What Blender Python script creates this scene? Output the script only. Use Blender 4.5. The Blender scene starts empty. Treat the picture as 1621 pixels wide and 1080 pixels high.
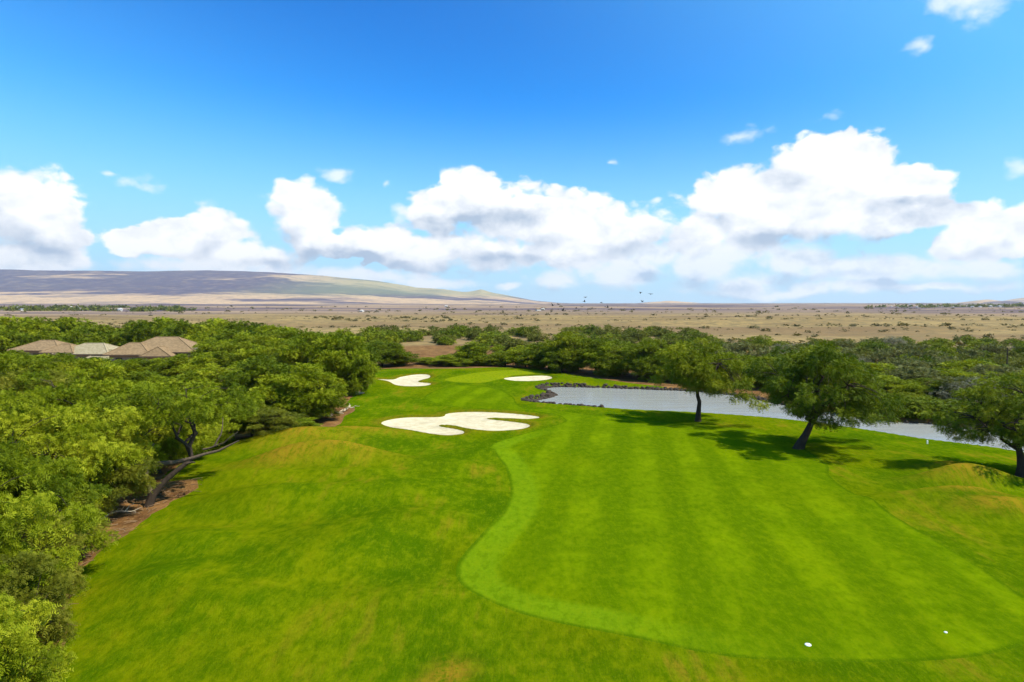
import bpy, math, random
import numpy as np

# ------------------------------------------------------------------ camera, sky, sun, exposure
scene = bpy.context.scene
COL = scene.collection
CAM_Z = 15.0
FPX = 1621 * 24.0 / 36.0
PITCH = math.atan(58.0 / FPX)
cam = bpy.data.cameras.new('camera'); cam.lens = 24.0; cam.sensor_width = 36.0
cam.clip_start = 0.5; cam.clip_end = 60000.0
cam_o = bpy.data.objects.new('camera', cam); COL.objects.link(cam_o)
cam_o.location = (0, 0, CAM_Z); cam_o.rotation_euler = (math.pi / 2 - PITCH, 0, 0)
scene.camera = cam_o

SUN_EL, SUN_AZ = 52.0, 112.0       # azimuth clockwise from +Y (view direction)
EXPOSURE = 0.66
SKY_GAIN = (0.0, 1.90, 2.16)
scene.view_settings.view_transform = 'Standard'
scene.view_settings.look = 'None'
scene.view_settings.exposure = EXPOSURE
scene.view_settings.gamma = 1.0
scene.view_settings.use_curve_mapping = False
scene.render.engine = 'CYCLES'
cy = scene.cycles
cy.max_bounces = 6; cy.diffuse_bounces = 2; cy.glossy_bounces = 2
cy.transmission_bounces = 3; cy.volume_bounces = 0; cy.transparent_max_bounces = 4
cy.use_denoising = True
cy.sample_clamp_indirect = 4.0

el, az = math.radians(SUN_EL), math.radians(SUN_AZ)
sun_dir = (math.cos(el) * math.sin(az), math.cos(el) * math.cos(az), math.sin(el))
sl = bpy.data.lights.new('sun', 'SUN'); sl.energy = 4.6; sl.angle = math.radians(0.53); sl.color = (1.0, 0.95, 0.86)
so = bpy.data.objects.new('sun', sl); COL.objects.link(so)
so.rotation_euler = (math.pi / 2 - el, 0, math.pi - az)
so.location = (60, -40, 80)


class NT:
    """short-hand for building node trees"""
    def __init__(self, tree):
        self.t = tree; self.n = tree.nodes; self.l = tree.links
        self.n.clear()
    def node(self, typ, **kw):
        nd = self.n.new(typ)
        for k, v in kw.items(): setattr(nd, k, v)
        return nd
    def put(self, sock, v):
        if isinstance(v, bpy.types.NodeSocket): self.l.new(v, sock)
        elif v is not None: sock.default_value = v
    def math(self, op, a, b=None, c=None, clamp=False):
        nd = self.node('ShaderNodeMath', operation=op, use_clamp=clamp)
        for s, v in zip(nd.inputs, (a, b, c)): self.put(s, v)
        return nd.outputs[0]
    def vmath(self, op, a, b=None, c=None):
        nd = self.node('ShaderNodeVectorMath', operation=op)
        for s, v in zip(nd.inputs, (a, b, c)): self.put(s, v)
        return nd.outputs['Value'] if op in ('LENGTH', 'DOT_PRODUCT', 'DISTANCE') else nd.outputs[0]
    def sstep(self, x, a, b):
        nd = self.node('ShaderNodeMapRange', interpolation_type='SMOOTHSTEP')
        self.put(nd.inputs[0], x); self.put(nd.inputs[1], a); self.put(nd.inputs[2], b)
        nd.inputs[3].default_value = 0.0; nd.inputs[4].default_value = 1.0
        return nd.outputs[0]
    def lin(self, x, a, b, c, d):
        nd = self.node('ShaderNodeMapRange'); nd.clamp = True
        for s, v in zip(nd.inputs, (x, a, b, c, d)): self.put(s, v)
        return nd.outputs[0]
    def mix(self, f, a, b, blend='MIX'):
        nd = self.node('ShaderNodeMix', data_type='RGBA', blend_type=blend)
        self.put(nd.inputs[0], f)
        for s, v in ((nd.inputs[6], a), (nd.inputs[7], b)):
            if isinstance(v, (tuple, list)) and len(v) == 3: v = (*v, 1.0)
            self.put(s, v)
        return nd.outputs[2]
    def noise(self, vec, scale, detail=3, rough=0.5, dist=0.0, lac=2.0, out=0):
        nd = self.node('ShaderNodeTexNoise')
        self.put(nd.inputs['Vector'], vec); self.put(nd.inputs['Scale'], scale)
        nd.inputs['Detail'].default_value = detail; nd.inputs['Roughness'].default_value = rough
        nd.inputs['Distortion'].default_value = dist; nd.inputs['Lacunarity'].default_value = lac
        return nd.outputs[out]
    def scale(self, vec, s):
        return self.vmath('MULTIPLY', vec, s)
    def comb(self, x, y, z):
        nd = self.node('ShaderNodeCombineXYZ')
        for s, v in zip(nd.inputs, (x, y, z)): self.put(s, v)
        return nd.outputs[0]
    def sep(self, v):
        nd = self.node('ShaderNodeSeparateXYZ'); self.put(nd.inputs[0], v); return nd.outputs


def pixdir(px, py):
    """azimuth and elevation of a point of the photograph, for siting clouds on the sky"""
    a = (px - 810.5) / FPX; b = (540 - py) / FPX
    d = np.array([a, math.cos(PITCH) + b * math.sin(PITCH), b * math.cos(PITCH) - math.sin(PITCH)])
    d /= np.linalg.norm(d)
    return math.atan2(d[0], d[1]), math.asin(d[2])


def build_world():
    w = bpy.data.worlds.new('World'); scene.world = w; w.use_nodes = True
    w.cycles.sampling_method = 'MANUAL'; w.cycles.sample_map_resolution = 512
    N = NT(w.node_tree)
    sky = N.node('ShaderNodeTexSky', sky_type='NISHITA'); sky.sun_disc = False
    sky.sun_elevation = el; sky.sun_rotation = az
    sky.altitude = 600; sky.air_density = 1.0; sky.dust_density = 0.35; sky.ozone_density = 3.0
    hs = N.node('ShaderNodeHueSaturation'); hs.inputs['Saturation'].default_value = 1.32
    hs.inputs['Value'].default_value = 1.0
    N.l.new(sky.outputs[0], hs.inputs['Color'])
    gm = N.node('ShaderNodeGamma'); gm.inputs[1].default_value = 1.3
    N.l.new(N.mix(1.0, hs.outputs[0], (0.105, 0.105, 0.105), 'MULTIPLY'), gm.inputs[0])
    d = N.node('ShaderNodeTexCoord').outputs['Generated']
    s = N.sep(d)
    azm = N.math('ARCTAN2', s[0], s[1])
    ele = N.math('ARCSINE', s[2])
    P = N.comb(azm, ele, 0.0)
    # clear sky: deepest where the sky light is most polarised (90 degrees from the sun), paler elsewhere and at the horizon
    cg = N.vmath('DOT_PRODUCT', d, sun_dir)
    blue = N.mix(1.0, gm.outputs[0], SKY_GAIN, 'MULTIPLY')
    pol = N.math('MINIMUM', N.math('MULTIPLY', N.math('MULTIPLY', cg, cg), 3.2), 0.45)
    blue = N.mix(pol, blue, (0.20, 0.66, 1.0))
    blue = N.mix(N.math('SUBTRACT', 1.0, N.sstep(ele, -0.04, 0.30)), blue, (0.46, 0.64, 0.82))
    # billow noise in direction space, flattened near the horizon
    stretch = N.vmath('MULTIPLY', d, (1.0, 1.0, 1.5))
    warp = N.vmath('SUBTRACT', N.noise(stretch, 7.0, 4, 0.6, out=1), (0.5, 0.5, 0.5))
    PW = N.vmath('MULTIPLY_ADD', warp, (0.075, 0.050, 0.0), P)
    wv = N.vmath('MULTIPLY_ADD', warp, (0.05, 0.05, 0.05), stretch)
    n1 = N.noise(wv, 13.0, 9, 0.60)
    lit = N.vmath('ADD', wv, (0.012, -0.004, 0.022))
    n2 = N.noise(lit, 13.0, 5, 0.56)
    vor = N.node('ShaderNodeTexVoronoi', feature='F1'); N.put(vor.inputs['Vector'], wv); vor.inputs['Scale'].default_value = 30.0
    vor.inputs['Detail'].default_value = 1.0; vor.inputs['Roughness'].default_value = 0.5
    puff = N.math('SUBTRACT', 0.42, vor.outputs['Distance'])
    relief = N.math('SUBTRACT', n1, n2)
    big = N.noise(stretch, 5.0, 3, 0.5)
    PS = N.vmath('ADD', PW, (0.010, 0.026, 0.0))

    def field(blobs, k=0.25, at_=None):
        cur = None
        for (px, py, rx, ry) in blobs:
            a, e = pixdir(px, py)
            sx = FPX / rx / math.cos(a) ** 2; sy = FPX / ry / math.cos(a)
            ln = N.vmath('LENGTH', N.vmath('MULTIPLY_ADD', at_ or PW, (sx, sy, 0.0), (-a * sx, -e * sy, 0.0)))
            cur = ln if cur is None else N.math('SMOOTH_MIN', cur, ln, k)
        return N.math('SUBTRACT', 1.0, cur)

    back = [(35, 330, 95, 62), (15, 300, 55, 40), (85, 362, 50, 42), (110, 378, 42, 24), (60, 405, 130, 30),
            (335, 362, 72, 36), (270, 388, 92, 28), (385, 402, 84, 28), (215, 397, 55, 17),
            (447, 310, 28, 24), (472, 335, 58, 46), (500, 370, 48, 34), (545, 388, 50, 20),
            (690, 330, 48, 40), (745, 318, 62, 36), (800, 345, 80, 46), (870, 350, 82, 46), (960, 368, 88, 42),
            (598, 382, 56, 28), (665, 396, 74, 28), (770, 398, 120, 30), (910, 396, 110, 26),
            (1275, 258, 56, 42), (1340, 270, 92, 52), (1300, 310, 125, 60), (1405, 296, 92, 40), (1450, 288, 50, 16),
            (1150, 322, 62, 36), (1205, 350, 95, 44), (1330, 350, 130, 42), (1430, 352, 80, 30), (1108, 372, 52, 32),
            (1590, 372, 100, 46), (1530, 388, 54, 30), (1625, 345, 40, 30)]
    wisp = [(1182, 211, 62, 20), (526, 279, 30, 14), (218, 292, 60, 18), (186, 275, 26, 10), (635, 330, 26, 26),
            (609, 292, 10, 7), (968, 264, 18, 9), (1300, 188, 40, 14), (1045, 320, 9, 6), (325, 318, 40, 12), (1460, 75, 30, 14), (1540, 2, 110, 34), (1620, 262, 50, 26)]
    low = [(880, 442, 44, 24), (990, 430, 78, 26), (1040, 408, 50, 18), (1128, 418, 55, 34), (1185, 448, 72, 20),
           (1262, 412, 52, 24), (1340, 432, 110, 20), (1445, 430, 90, 22), (1570, 428, 90, 18), (1270, 458, 170, 12),
           (800, 451, 22, 7), (1480, 456, 150, 9), (50, 418, 150, 18), (320, 424, 170, 15), (570, 436, 110, 12), (690, 446, 60, 9)]
    grey = [(1445, 350, 80, 28), (1350, 392, 90, 22), (1010, 402, 56, 16), (600, 405, 58, 14), (545, 396, 55, 15),
            (770, 345, 90, 22), (790, 408, 130, 10), (85, 395, 60, 26), (430, 412, 36, 9), (1175, 452, 50, 12), (1040, 440, 60, 14),
            (1410, 452, 180, 8), (1570, 447, 70, 9), (1230, 375, 60, 14), (1300, 440, 90, 10)]

    fb = field(back); fl = field(low); fw = field(wisp, 0.1); fg = field(grey, 0.2)
    fbs = field(back, 0.25, PS); fls = field(low, 0.25, PS)
    nn = N.math('MULTIPLY_ADD', puff, 0.22, N.math('SUBTRACT', n1, 0.5))
    soft = N.lin(big, 0.35, 0.65, 0.12, 0.55)
    ab = N.sstep(N.math('MULTIPLY_ADD', nn, 1.9, fb), -0.30, N.math('SUBTRACT', soft, 0.26))
    al = N.math('MULTIPLY', N.sstep(N.math('MULTIPLY_ADD', nn, 2.4, fl), -0.55, 0.40), 0.94)
    aw = N.math('MULTIPLY', N.sstep(N.math('MULTIPLY_ADD', nn, 3.0, fw), -0.15, 1.0), 0.8)
    gg = N.math('MULTIPLY', N.sstep(N.math('MULTIPLY_ADD', nn, 1.6, fg), -0.60, 0.95), 0.78)
    # the same fair-weather cumulus band all round the horizon, outside the charted clouds
    ring = N.sstep(N.math('ABSOLUTE', azm), 0.68, 0.80)
    band = N.math('MULTIPLY', N.sstep(ele, -0.01, 0.03), N.math('SUBTRACT', 1.0, N.sstep(ele, 0.13, 0.42)))
    fgen = N.math('MULTIPLY_ADD', band, 0.55, N.math('MULTIPLY_ADD', N.math('SUBTRACT', big, 0.5), 2.2, N.math('MULTIPLY', nn, 1.2)))
    ag = N.math('MULTIPLY', N.sstep(fgen, 0.42, 0.72), ring)

    # sun side bright, underside and lee side dim
    und = N.math('MULTIPLY', N.math('MAXIMUM', N.math('SUBTRACT', fbs, fb), -0.1), 0.85)
    sh = N.math('MULTIPLY_ADD', relief, -1.6, N.math('MULTIPLY_ADD', puff, 0.30, N.math('SUBTRACT', 0.97, und)))
    body = N.math('SUBTRACT', sh, gg, clamp=True)
    cw = N.mix(body, (0.37, 0.46, 0.58), (0.95, 0.95, 0.945))
    undl = N.math('MULTIPLY', N.math('MAXIMUM', N.math('SUBTRACT', fls, fl), -0.1), 0.95)
    shl = N.math('MULTIPLY_ADD', relief, -2.6, N.math('SUBTRACT', 0.98, undl))
    bodyl = N.math('SUBTRACT', shl, N.math('MULTIPLY', gg, 0.8), clamp=True)
    cl = N.mix(bodyl, (0.38, 0.49, 0.62), (0.86, 0.88, 0.89))
    col = N.mix(aw, blue, (0.85, 0.89, 0.95))
    col = N.mix(ag, col, cw)
    col = N.mix(ab, col, cw)
    col = N.mix(al, col, cl)
    bg = N.node('ShaderNodeBackground')
    N.l.new(col, bg.inputs[0])
    bg.inputs[1].default_value = 0.80
    out = N.node('ShaderNodeOutputWorld'); N.l.new(bg.outputs[0], out.inputs[0])
build_world()

# ------------------------------------------------------------------ helpers
rng = np.random.default_rng(11)
random.seed(5)


def at(px, py, z=0.0):
    a = (px - 810.5) / FPX; b = (540 - py) / FPX
    dy = math.cos(PITCH) + b * math.sin(PITCH); dz = b * math.cos(PITCH) - math.sin(PITCH)
    t = (z - CAM_Z) / dz
    return (a * t, dy * t)


def at_depth(px, py, dist):
    a = (px - 810.5) / FPX; b = (540 - py) / FPX
    dy = math.cos(PITCH) + b * math.sin(PITCH); dz = b * math.cos(PITCH) - math.sin(PITCH)
    t = dist / dy
    return (a * t, dist, CAM_Z + dz * t)


def hash2(ix, iy, seed):
    h = (ix.astype(np.int64) * 374761393 + iy.astype(np.int64) * 668265263 + seed * 974634777) & 0xffffffff
    h = ((h ^ (h >> 13)) * 1274126177) & 0xffffffff
    return ((h ^ (h >> 16)) & 0xffff) / 65535.0


def vnoise(x, y, seed=0):
    ix = np.floor(x); iy = np.floor(y); fx = x - ix; fy = y - iy
    fx = fx * fx * (3 - 2 * fx); fy = fy * fy * (3 - 2 * fy)
    a = hash2(ix, iy, seed); b = hash2(ix + 1, iy, seed); c = hash2(ix, iy + 1, seed); d = hash2(ix + 1, iy + 1, seed)
    return (a * (1 - fx) + b * fx) * (1 - fy) + (c * (1 - fx) + d * fx) * fy


def fbm(x, y, seed=0, oct=4):
    s = 0; a = 0.5
    for i in range(oct):
        s = s + a * vnoise(x * 2 ** i, y * 2 ** i, seed + i); a *= 0.5
    return s


def sstep(x, a, b):
    t = np.clip((x - a) / (b - a), 0, 1); return t * t * (3 - 2 * t)


def smooth_poly(pts, n=6):
    """closed Catmull-Rom curve through ground points"""
    p = np.array(pts, float); k = len(p); out = []
    for i in range(k):
        p0, p1, p2, p3 = p[i - 1], p[i], p[(i + 1) % k], p[(i + 2) % k]
        for j in range(n):
            t = j / n
            out.append(0.5 * (2 * p1 + (p2 - p0) * t + (2 * p0 - 5 * p1 + 4 * p2 - p3) * t * t + (3 * p1 - p0 - 3 * p2 + p3) * t ** 3))
    return np.array(out)


def sdf(px, py, poly):
    """signed distance, positive inside"""
    px = np.asarray(px, float); py = np.asarray(py, float)
    lo = poly.min(0) - 14; hi = poly.max(0) + 14
    sel = (px > lo[0]) & (px < hi[0]) & (py > lo[1]) & (py < hi[1])
    res = np.full(px.shape, -14.0)
    x = px[sel]; y = py[sel]
    d2 = np.full(x.shape, 1e9); ins = np.zeros(x.shape, bool)
    for i in range(len(poly)):
        a = poly[i]; b = poly[(i + 1) % len(poly)]
        e = b - a; L = e @ e + 1e-12
        t = np.clip(((x - a[0]) * e[0] + (y - a[1]) * e[1]) / L, 0, 1)
        d2 = np.minimum(d2, (x - a[0] - t * e[0]) ** 2 + (y - a[1] - t * e[1]) ** 2)
        c = (a[1] > y) != (b[1] > y)
        if abs(e[1]) > 1e-12:
            ins ^= c & (x < a[0] + (y - a[1]) / e[1] * e[0])
    r = np.sqrt(d2); res[sel] = np.where(ins, r, -r)
    return res


def mesh_from(name, verts, faces, mats, smooth=False, attrs=None, mat_idx=None):
    me = bpy.data.meshes.new(name)
    v = np.asarray(verts, np.float32)
    if isinstance(faces, np.ndarray):
        nf, k = faces.shape
        me.vertices.add(len(v)); me.vertices.foreach_set('co', v.ravel())
        me.loops.add(nf * k); me.loops.foreach_set('vertex_index', faces.astype(np.int32).ravel())
        me.polygons.add(nf); me.polygons.foreach_set('loop_start', np.arange(0, nf * k, k, dtype=np.int32))
        me.update(calc_edges=True)
    else:
        me.from_pydata([tuple(map(float, q)) for q in v], [], faces)
    if smooth: me.polygons.foreach_set('use_smooth', np.ones(len(me.polygons), bool))
    if mat_idx is not None: me.polygons.foreach_set('material_index', np.asarray(mat_idx, np.int32))
    for k_, a in (attrs or {}).items():
        at_ = me.attributes.new(k_, 'FLOAT', 'POINT'); at_.data.foreach_set('value', np.asarray(a, np.float32))
    for m in (mats if isinstance(mats, (list, tuple)) else [mats]): me.materials.append(m)
    me.update()
    return me


def link(name, data, parent=None, loc=None, rotz=None, scale=None):
    o = bpy.data.objects.new(name, data); COL.objects.link(o)
    if parent is not None: o.parent = parent
    if loc is not None: o.location = loc
    if rotz is not None: o.rotation_euler = (0, 0, rotz)
    if scale is not None: o.scale = scale
    return o


def tag(o, label=None, cat=None, group=None, kind=None):
    for k, v in (('label', label), ('category', cat), ('group', group), ('kind', kind)):
        if v: o[k] = v
    return o


def material(name):
    m = bpy.data.materials.new(name); m.use_nodes = True
    return m, NT(m.node_tree)


def finish(N, shader):
    o = N.node('ShaderNodeOutputMaterial'); N.l.new(shader, o.inputs[0])


def principled(N, color, rough=0.8, spec=0.2, bump=None, bstr=0.3, bdist=0.1):
    p = N.node('ShaderNodeBsdfPrincipled')
    if isinstance(color, tuple): color = (*color[:3], 1.0)
    N.put(p.inputs['Base Color'], color); N.put(p.inputs['Roughness'], rough)
    N.put(p.inputs['Specular IOR Level'], spec)
    if bump is not None:
        b = N.node('ShaderNodeBump'); b.inputs['Strength'].default_value = bstr; b.inputs['Distance'].default_value = bdist
        N.put(b.inputs['Height'], bump); N.l.new(b.outputs[0], p.inputs['Normal'])
    return p


def pos(N): return N.node('ShaderNodeNewGeometry').outputs['Position']
def attr(N, name):
    a = N.node('ShaderNodeAttribute'); a.attribute_name = name; return a.outputs['Fac']


# ------------------------------------------------------------------ layout of the course (ground metres)
def G(lst, z=0.0): return [at(x, y, z) for x, y in lst]

fairway_poly = smooth_poly(G([(884, 672), (778, 702), (797, 738), (808, 775), (797, 812), (762, 848), (730, 884), (722, 912), (742, 942), (800, 968),
    (880, 988), (1000, 1010), (1150, 1040), (1320, 1049), (1500, 1046), (1590, 1034), (1680, 1004), (1700, 985), (1621, 948), (1540, 891), (1450, 838), (1380, 800),
    (1330, 770), (1312, 752), (1311, 738), (1290, 722), (1255, 700), (1200, 681), (1100, 671), (1010, 663), (930, 656), (872, 648), (832, 646), (818, 638),
    (812, 628), (790, 617), (750, 611), (712, 613), (682, 622), (672, 631), (700, 640), (760, 646), (830, 650), (874, 656), (893, 664)]), 5)
green_poly = smooth_poly(G([(704, 598), (738, 592), (790, 588.5), (840, 588), (858, 590), (810, 594), (786, 599), (764, 602.5), (728, 602)], 0.5), 6)
bunker_polys = [smooth_poly(G(p, -0.25), 4) for p in (
    [(604, 668), (640, 661), (698, 660.5), (708, 655), (742, 652.5), (800, 655), (848, 660.5), (852, 664), (835, 666), (800, 664.8), (773, 663.6), (772, 665.5), (798, 668.6), (832, 673),
     (838, 677), (818, 682), (775, 683.5), (742, 680), (722, 675.5), (697, 673.5), (696, 676), (722, 681), (735, 685.5), (722, 690.5), (690, 690.5), (650, 684.5), (620, 677)],
    [(594, 602.2), (622, 602.8), (634, 599.5), (660, 596.5), (678, 597.2), (680, 600.2), (664, 604), (664, 606.6), (682, 608.6), (672, 612.6), (645, 613.6), (626, 610.5), (614, 604.8)],
    [(800, 601.5), (832, 599.2), (864, 598), (874, 600.5), (856, 604), (822, 605.4), (803, 603.6)],
    [(554, 624), (566, 622.4), (577, 624.4), (566, 627)])]
pond_poly = smooth_poly(G([(832, 639), (850, 634), (872, 629), (874, 624.5), (858, 620.5), (860, 616), (884, 613.2), (950, 614.5), (1020, 617), (1100, 620.5), (1180, 629), (1230, 640),
    (1300, 651), (1400, 667), (1460, 671), (1520, 677), (1600, 689), (1660, 700), (1720, 716), (1760, 742), (1700, 738), (1640, 727), (1580, 716), (1520, 708), (1460, 700.5), (1400, 690.5), (1330, 680),
    (1260, 671), (1200, 665), (1100, 658), (1000, 653.5), (920, 647.5), (862, 643)], -0.7), 4)
turf_poly = smooth_poly([(-12, -40), (-14, 10)] + [(-18.5, 27), (-23.8, 35.8), (-24.8, 42), (-25.6, 50), (-25.5, 55)] + G([(256, 765), (282, 738), (345, 708), (420, 692), (475, 684), (525, 678), (545, 660),
    (548, 640), (562, 625), (584, 610), (588, 598), (590, 590)]) + G([(600, 583.5), (650, 583), (700, 585.5), (750, 586), (800, 585), (850, 586.5), (900, 592), (960, 600), (1020, 607), (1080, 612), (1140, 616), (1200, 624), (1240, 636)], 0.2)
    + G([(1300, 660), (1400, 676), (1500, 693), (1600, 708), (1700, 728), (1800, 756)]) + [(90, 60), (95, 20), (80, -40)], 4)
dirt_poly = smooth_poly(G([(515, 655), (528, 645), (552, 643), (562, 649), (548, 657), (525, 662)]), 4)

# grassy mounds: (px, py, radius x, radius y, height)
mounds = [(*at(540, 738), 7, 4, 1.0), (*at(450, 745), 6, 4, 0.7), (*at(620, 790), 7, 5, 0.55), (*at(430, 800), 7, 4.5, 0.75), (*at(300, 870), 6, 4, 0.6), (*at(560, 860), 6, 5, 0.5),
          (*at(700, 745), 8, 5, 0.4), (*at(480, 705), 8, 5, 0.9), (*at(1530, 768), 5.5, 2.2, 0.9), (*at(1530, 795), 5, 1.8, 0.5), (*at(1600, 815), 6, 2.5, 0.6), (*at(1500, 745), 4, 1.8, 0.4),
          (*at(380, 768), 6, 2.5, 0.6), (*at(560, 765), 7, 2.5, 0.5), (*at(680, 830), 5, 3, 0.35), (*at(470, 900), 5, 3, 0.35), (*at(250, 930), 3.5, 3, 0.4), (*at(640, 960), 5, 3, 0.25), (*at(1440, 800), 5, 2.5, 0.35),
          (*at(735, 590), 16, 16, 0.30), (*at(830, 592), 14, 14, 0.15), (*at(620, 590), 12, 12, 0.2), (*at(340, 960), 5, 4, 0.4), (*at(760, 720), 6, 3, 0.35), (*at(560, 690), 8, 5, 0.5)]


def terrain(x, y):
    x = np.asarray(x, float); y = np.asarray(y, float)
    z = (fbm(x / 22, y / 22, 3, 3) - 0.44) * 0.7
    for mx, my, rx, ry, h in mounds:
        z = z + 2.0 * h * np.exp(-(((x - mx) / (rx * 0.8)) ** 2 + ((y - my) / (ry * 0.75)) ** 2))
    d = np.hypot(x, np.maximum(y, 0))
    far = sstep(d, 200, 420)
    z = z + far * ((fbm(x / 170, y / 60, 21, 4) - 0.47) * 7.0)
    z = z + sstep(d, 900, 2500) * (fbm(x / 900, y / 320, 31, 3) - 0.44) * 22
    z = z + np.clip((d - 1500) / 9000, 0, 2) * 24
    z = z - 1.4 * sstep(x, 60, 110) * sstep(y, 70, 120) * (1 - far)
    dp = sdf(x, y, pond_poly)
    z = z * (1 - sstep(dp, -9, -1)) + -0.05 * sstep(dp, -9, -1)
    z = z - 1.5 * sstep(dp, -0.9, 1.4)
    for i, bp in enumerate(bunker_polys):
        db = sdf(x, y, bp); dep = (0.40, 0.35, 0.35, 0.1)[i]
        z = z - dep * sstep(db, -0.7, 0.7)
    return z


def tz(x, y):
    """ground height read from the ground sheet itself"""
    j = min(max(int(np.searchsorted(gx, x)) - 1, 0), nx - 2); i = min(max(int(np.searchsorted(gy, y)) - 1, 0), ny - 2)
    u_ = (x - gx[j]) / (gx[j + 1] - gx[j]); v_ = (y - gy[i]) / (gy[i + 1] - gy[i])
    g = GZ[i:i + 2, j:j + 2]
    return float((g[0, 0] * (1 - u_) + g[0, 1] * u_) * (1 - v_) + (g[1, 0] * (1 - u_) + g[1, 1] * u_) * v_)


# ------------------------------------------------------------------ ground materials
def turf_material(name, kind):
    m, N = material(name); p = pos(N); s = N.sep(p)
    patch = N.noise(N.scale(p, (1, 0.6, 0)), 0.19, 6, 0.66)
    patch2 = N.noise(N.scale(p, (1, 0.8, 0)), 0.055, 3, 0.5)
    fine = N.noise(p, 5.0, 4, 0.65)
    streak = N.noise(N.scale(p, (1.4, 0.16, 0)), 0.9, 4, 0.6)
    spk = N.noise(p, 22.0, 2, 0.6)
    if kind == 'rough':
        c = N.mix(N.sstep(patch, 0.36, 0.62), (0.036, 0.088, 0.0006), (0.098, 0.148, 0.001))
        c = N.mix(N.math('MULTIPLY', N.sstep(patch2, 0.45, 0.62), 0.55), c, (0.145, 0.155, 0.0008))
        dry = N.math('MULTIPLY', N.sstep(N.math('MULTIPLY_ADD', streak, 0.45, N.math('MULTIPLY', patch, 0.65)), 0.575, 0.72), 0.7)
        c = N.mix(dry, c, (0.24, 0.145, 0.010))
        yel = N.math('MULTIPLY', N.math('SUBTRACT', 1.0, N.sstep(N.math('ADD', s[0], N.math('MULTIPLY', patch2, 14.0)), -7.0, 5.0)), N.math('SUBTRACT', 1.0, N.sstep(s[1], 38.0, 62.0)))
        c = N.mix(N.math('MULTIPLY', yel, N.lin(patch, 0.42, 0.6, 0.1, 0.65)), c, (0.158, 0.162, 0.0008))
        # scalped brown tops of the mounds
        c = N.mix(N.math('MULTIPLY', attr(N, 'scalp'), N.sstep(N.math('MULTIPLY_ADD', streak, 0.5, N.math('MULTIPLY', fine, 0.5)), 0.36, 0.56)), c, (0.30, 0.155, 0.012))
        # coarse unmown fringe on the bunker lips
        c = N.mix(N.math('MULTIPLY', attr(N, 'lip'), N.lin(fine, 0.35, 0.6, 0.45, 0.9)), c, (0.070, 0.072, 0.004))
        c = N.mix(N.math('MULTIPLY', N.sstep(streak, 0.55, 0.75), 0.35), c, (0.045, 0.098, 0.0005))
    elif kind == 'fairway':
        sd = attr(N, 'fair_sd')
        # mowing stripes run towards the pond; every second pass is laid the other way
        u = N.math('SUBTRACT', N.math('MULTIPLY', s[0], 0.985), N.math('MULTIPLY', s[1], 0.172))
        u = N.math('ADD', u, N.math('MULTIPLY', N.math('SUBTRACT', patch2, 0.5), 3.0))
        st = N.math('SINE', N.math('MULTIPLY', u, 1.40))
        st = N.sstep(st, -0.75, 0.75)
        st2 = N.math('MULTIPLY', st, N.lin(patch, 0.38, 0.62, 0.05, 1.0))
        c = N.mix(st2, (0.072, 0.124, 0.0006), (0.134, 0.194, 0.001))
        c = N.mix(N.math('MULTIPLY', N.sstep(patch, 0.55, 0.75), 0.5), c, (0.146, 0.178, 0.0006))
        c = N.mix(N.math('MULTIPLY', N.sstep(patch2, 0.52, 0.66), 0.4), c, (0.140, 0.178, 0.0006))
        edge = N.math('ADD', sd, N.math('MULTIPLY', N.math('SUBTRACT', patch, 0.5), 0.6))
        ring = N.math('SUBTRACT', 1.0, N.sstep(edge, 1.8, 2.7))
        left = N.math('MULTIPLY', N.math('SUBTRACT', 1.0, N.sstep(s[0], 3.0, 13.0)), N.math('SUBTRACT', 1.0, N.sstep(s[1], 74.0, 84.0)))
        c = N.mix(N.math('MULTIPLY', N.math('MULTIPLY', ring, N.lin(patch, 0.35, 0.65, 1.0, 0.6)), N.math('MAXIMUM', left, 0.06)), c, (0.122, 0.200, 0.003))
        edge_shadow = N.math('MULTIPLY', N.math('SUBTRACT', 1.0, N.sstep(sd, 0.10, 0.40)), 0.85)  # shadow of the mown edge, painted as a thin dark line
        c = N.mix(edge_shadow, c, (0.045, 0.095, 0.001))
    else:
        c = N.mix(N.sstep(patch, 0.3, 0.7), (0.165, 0.215, 0.003), (0.20, 0.225, 0.004))
    c = N.mix(N.math('MULTIPLY', N.sstep(fine, 0.35, 0.7), 0.42), c, N.mix(0.5, c, (0.04, 0.085, 0.0)))
    c = N.mix(N.math('MULTIPLY', N.sstep(spk, 0.5, 0.8), 0.5), c, (0.19, 0.22, 0.004))
    # tufts and mower grain
    tuft = N.noise(N.scale(p, (1, 0.55, 0)), 1.7, 7, 0.75)
    grain = N.noise(N.scale(p, (3.2, 0.5, 0)), 2.3, 4, 0.7)
    k = 1.0 if kind == 'rough' else 0.75
    c = N.mix(N.math('MULTIPLY', N.sstep(tuft, 0.47, 0.62), 0.50 * k), c, (0.036, 0.086, 0.0))
    c = N.mix(N.math('MULTIPLY', N.sstep(tuft, 0.50, 0.36), 0.30 * k), c, (0.20, 0.215, 0.002))
    c = N.mix(N.math('MULTIPLY', N.sstep(grain, 0.5, 0.68), 0.32 * k), c, (0.165, 0.195, 0.003))
    b = N.math('ADD', N.math('ADD', N.math('MULTIPLY', spk, 0.5), fine), N.math('MULTIPLY', tuft, 2.5))
    pr = principled(N, c, 1.0, 0.0, b, 0.9 if kind == 'rough' else 0.5, 0.07)
    finish(N, pr.outputs[0]); return m


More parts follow.
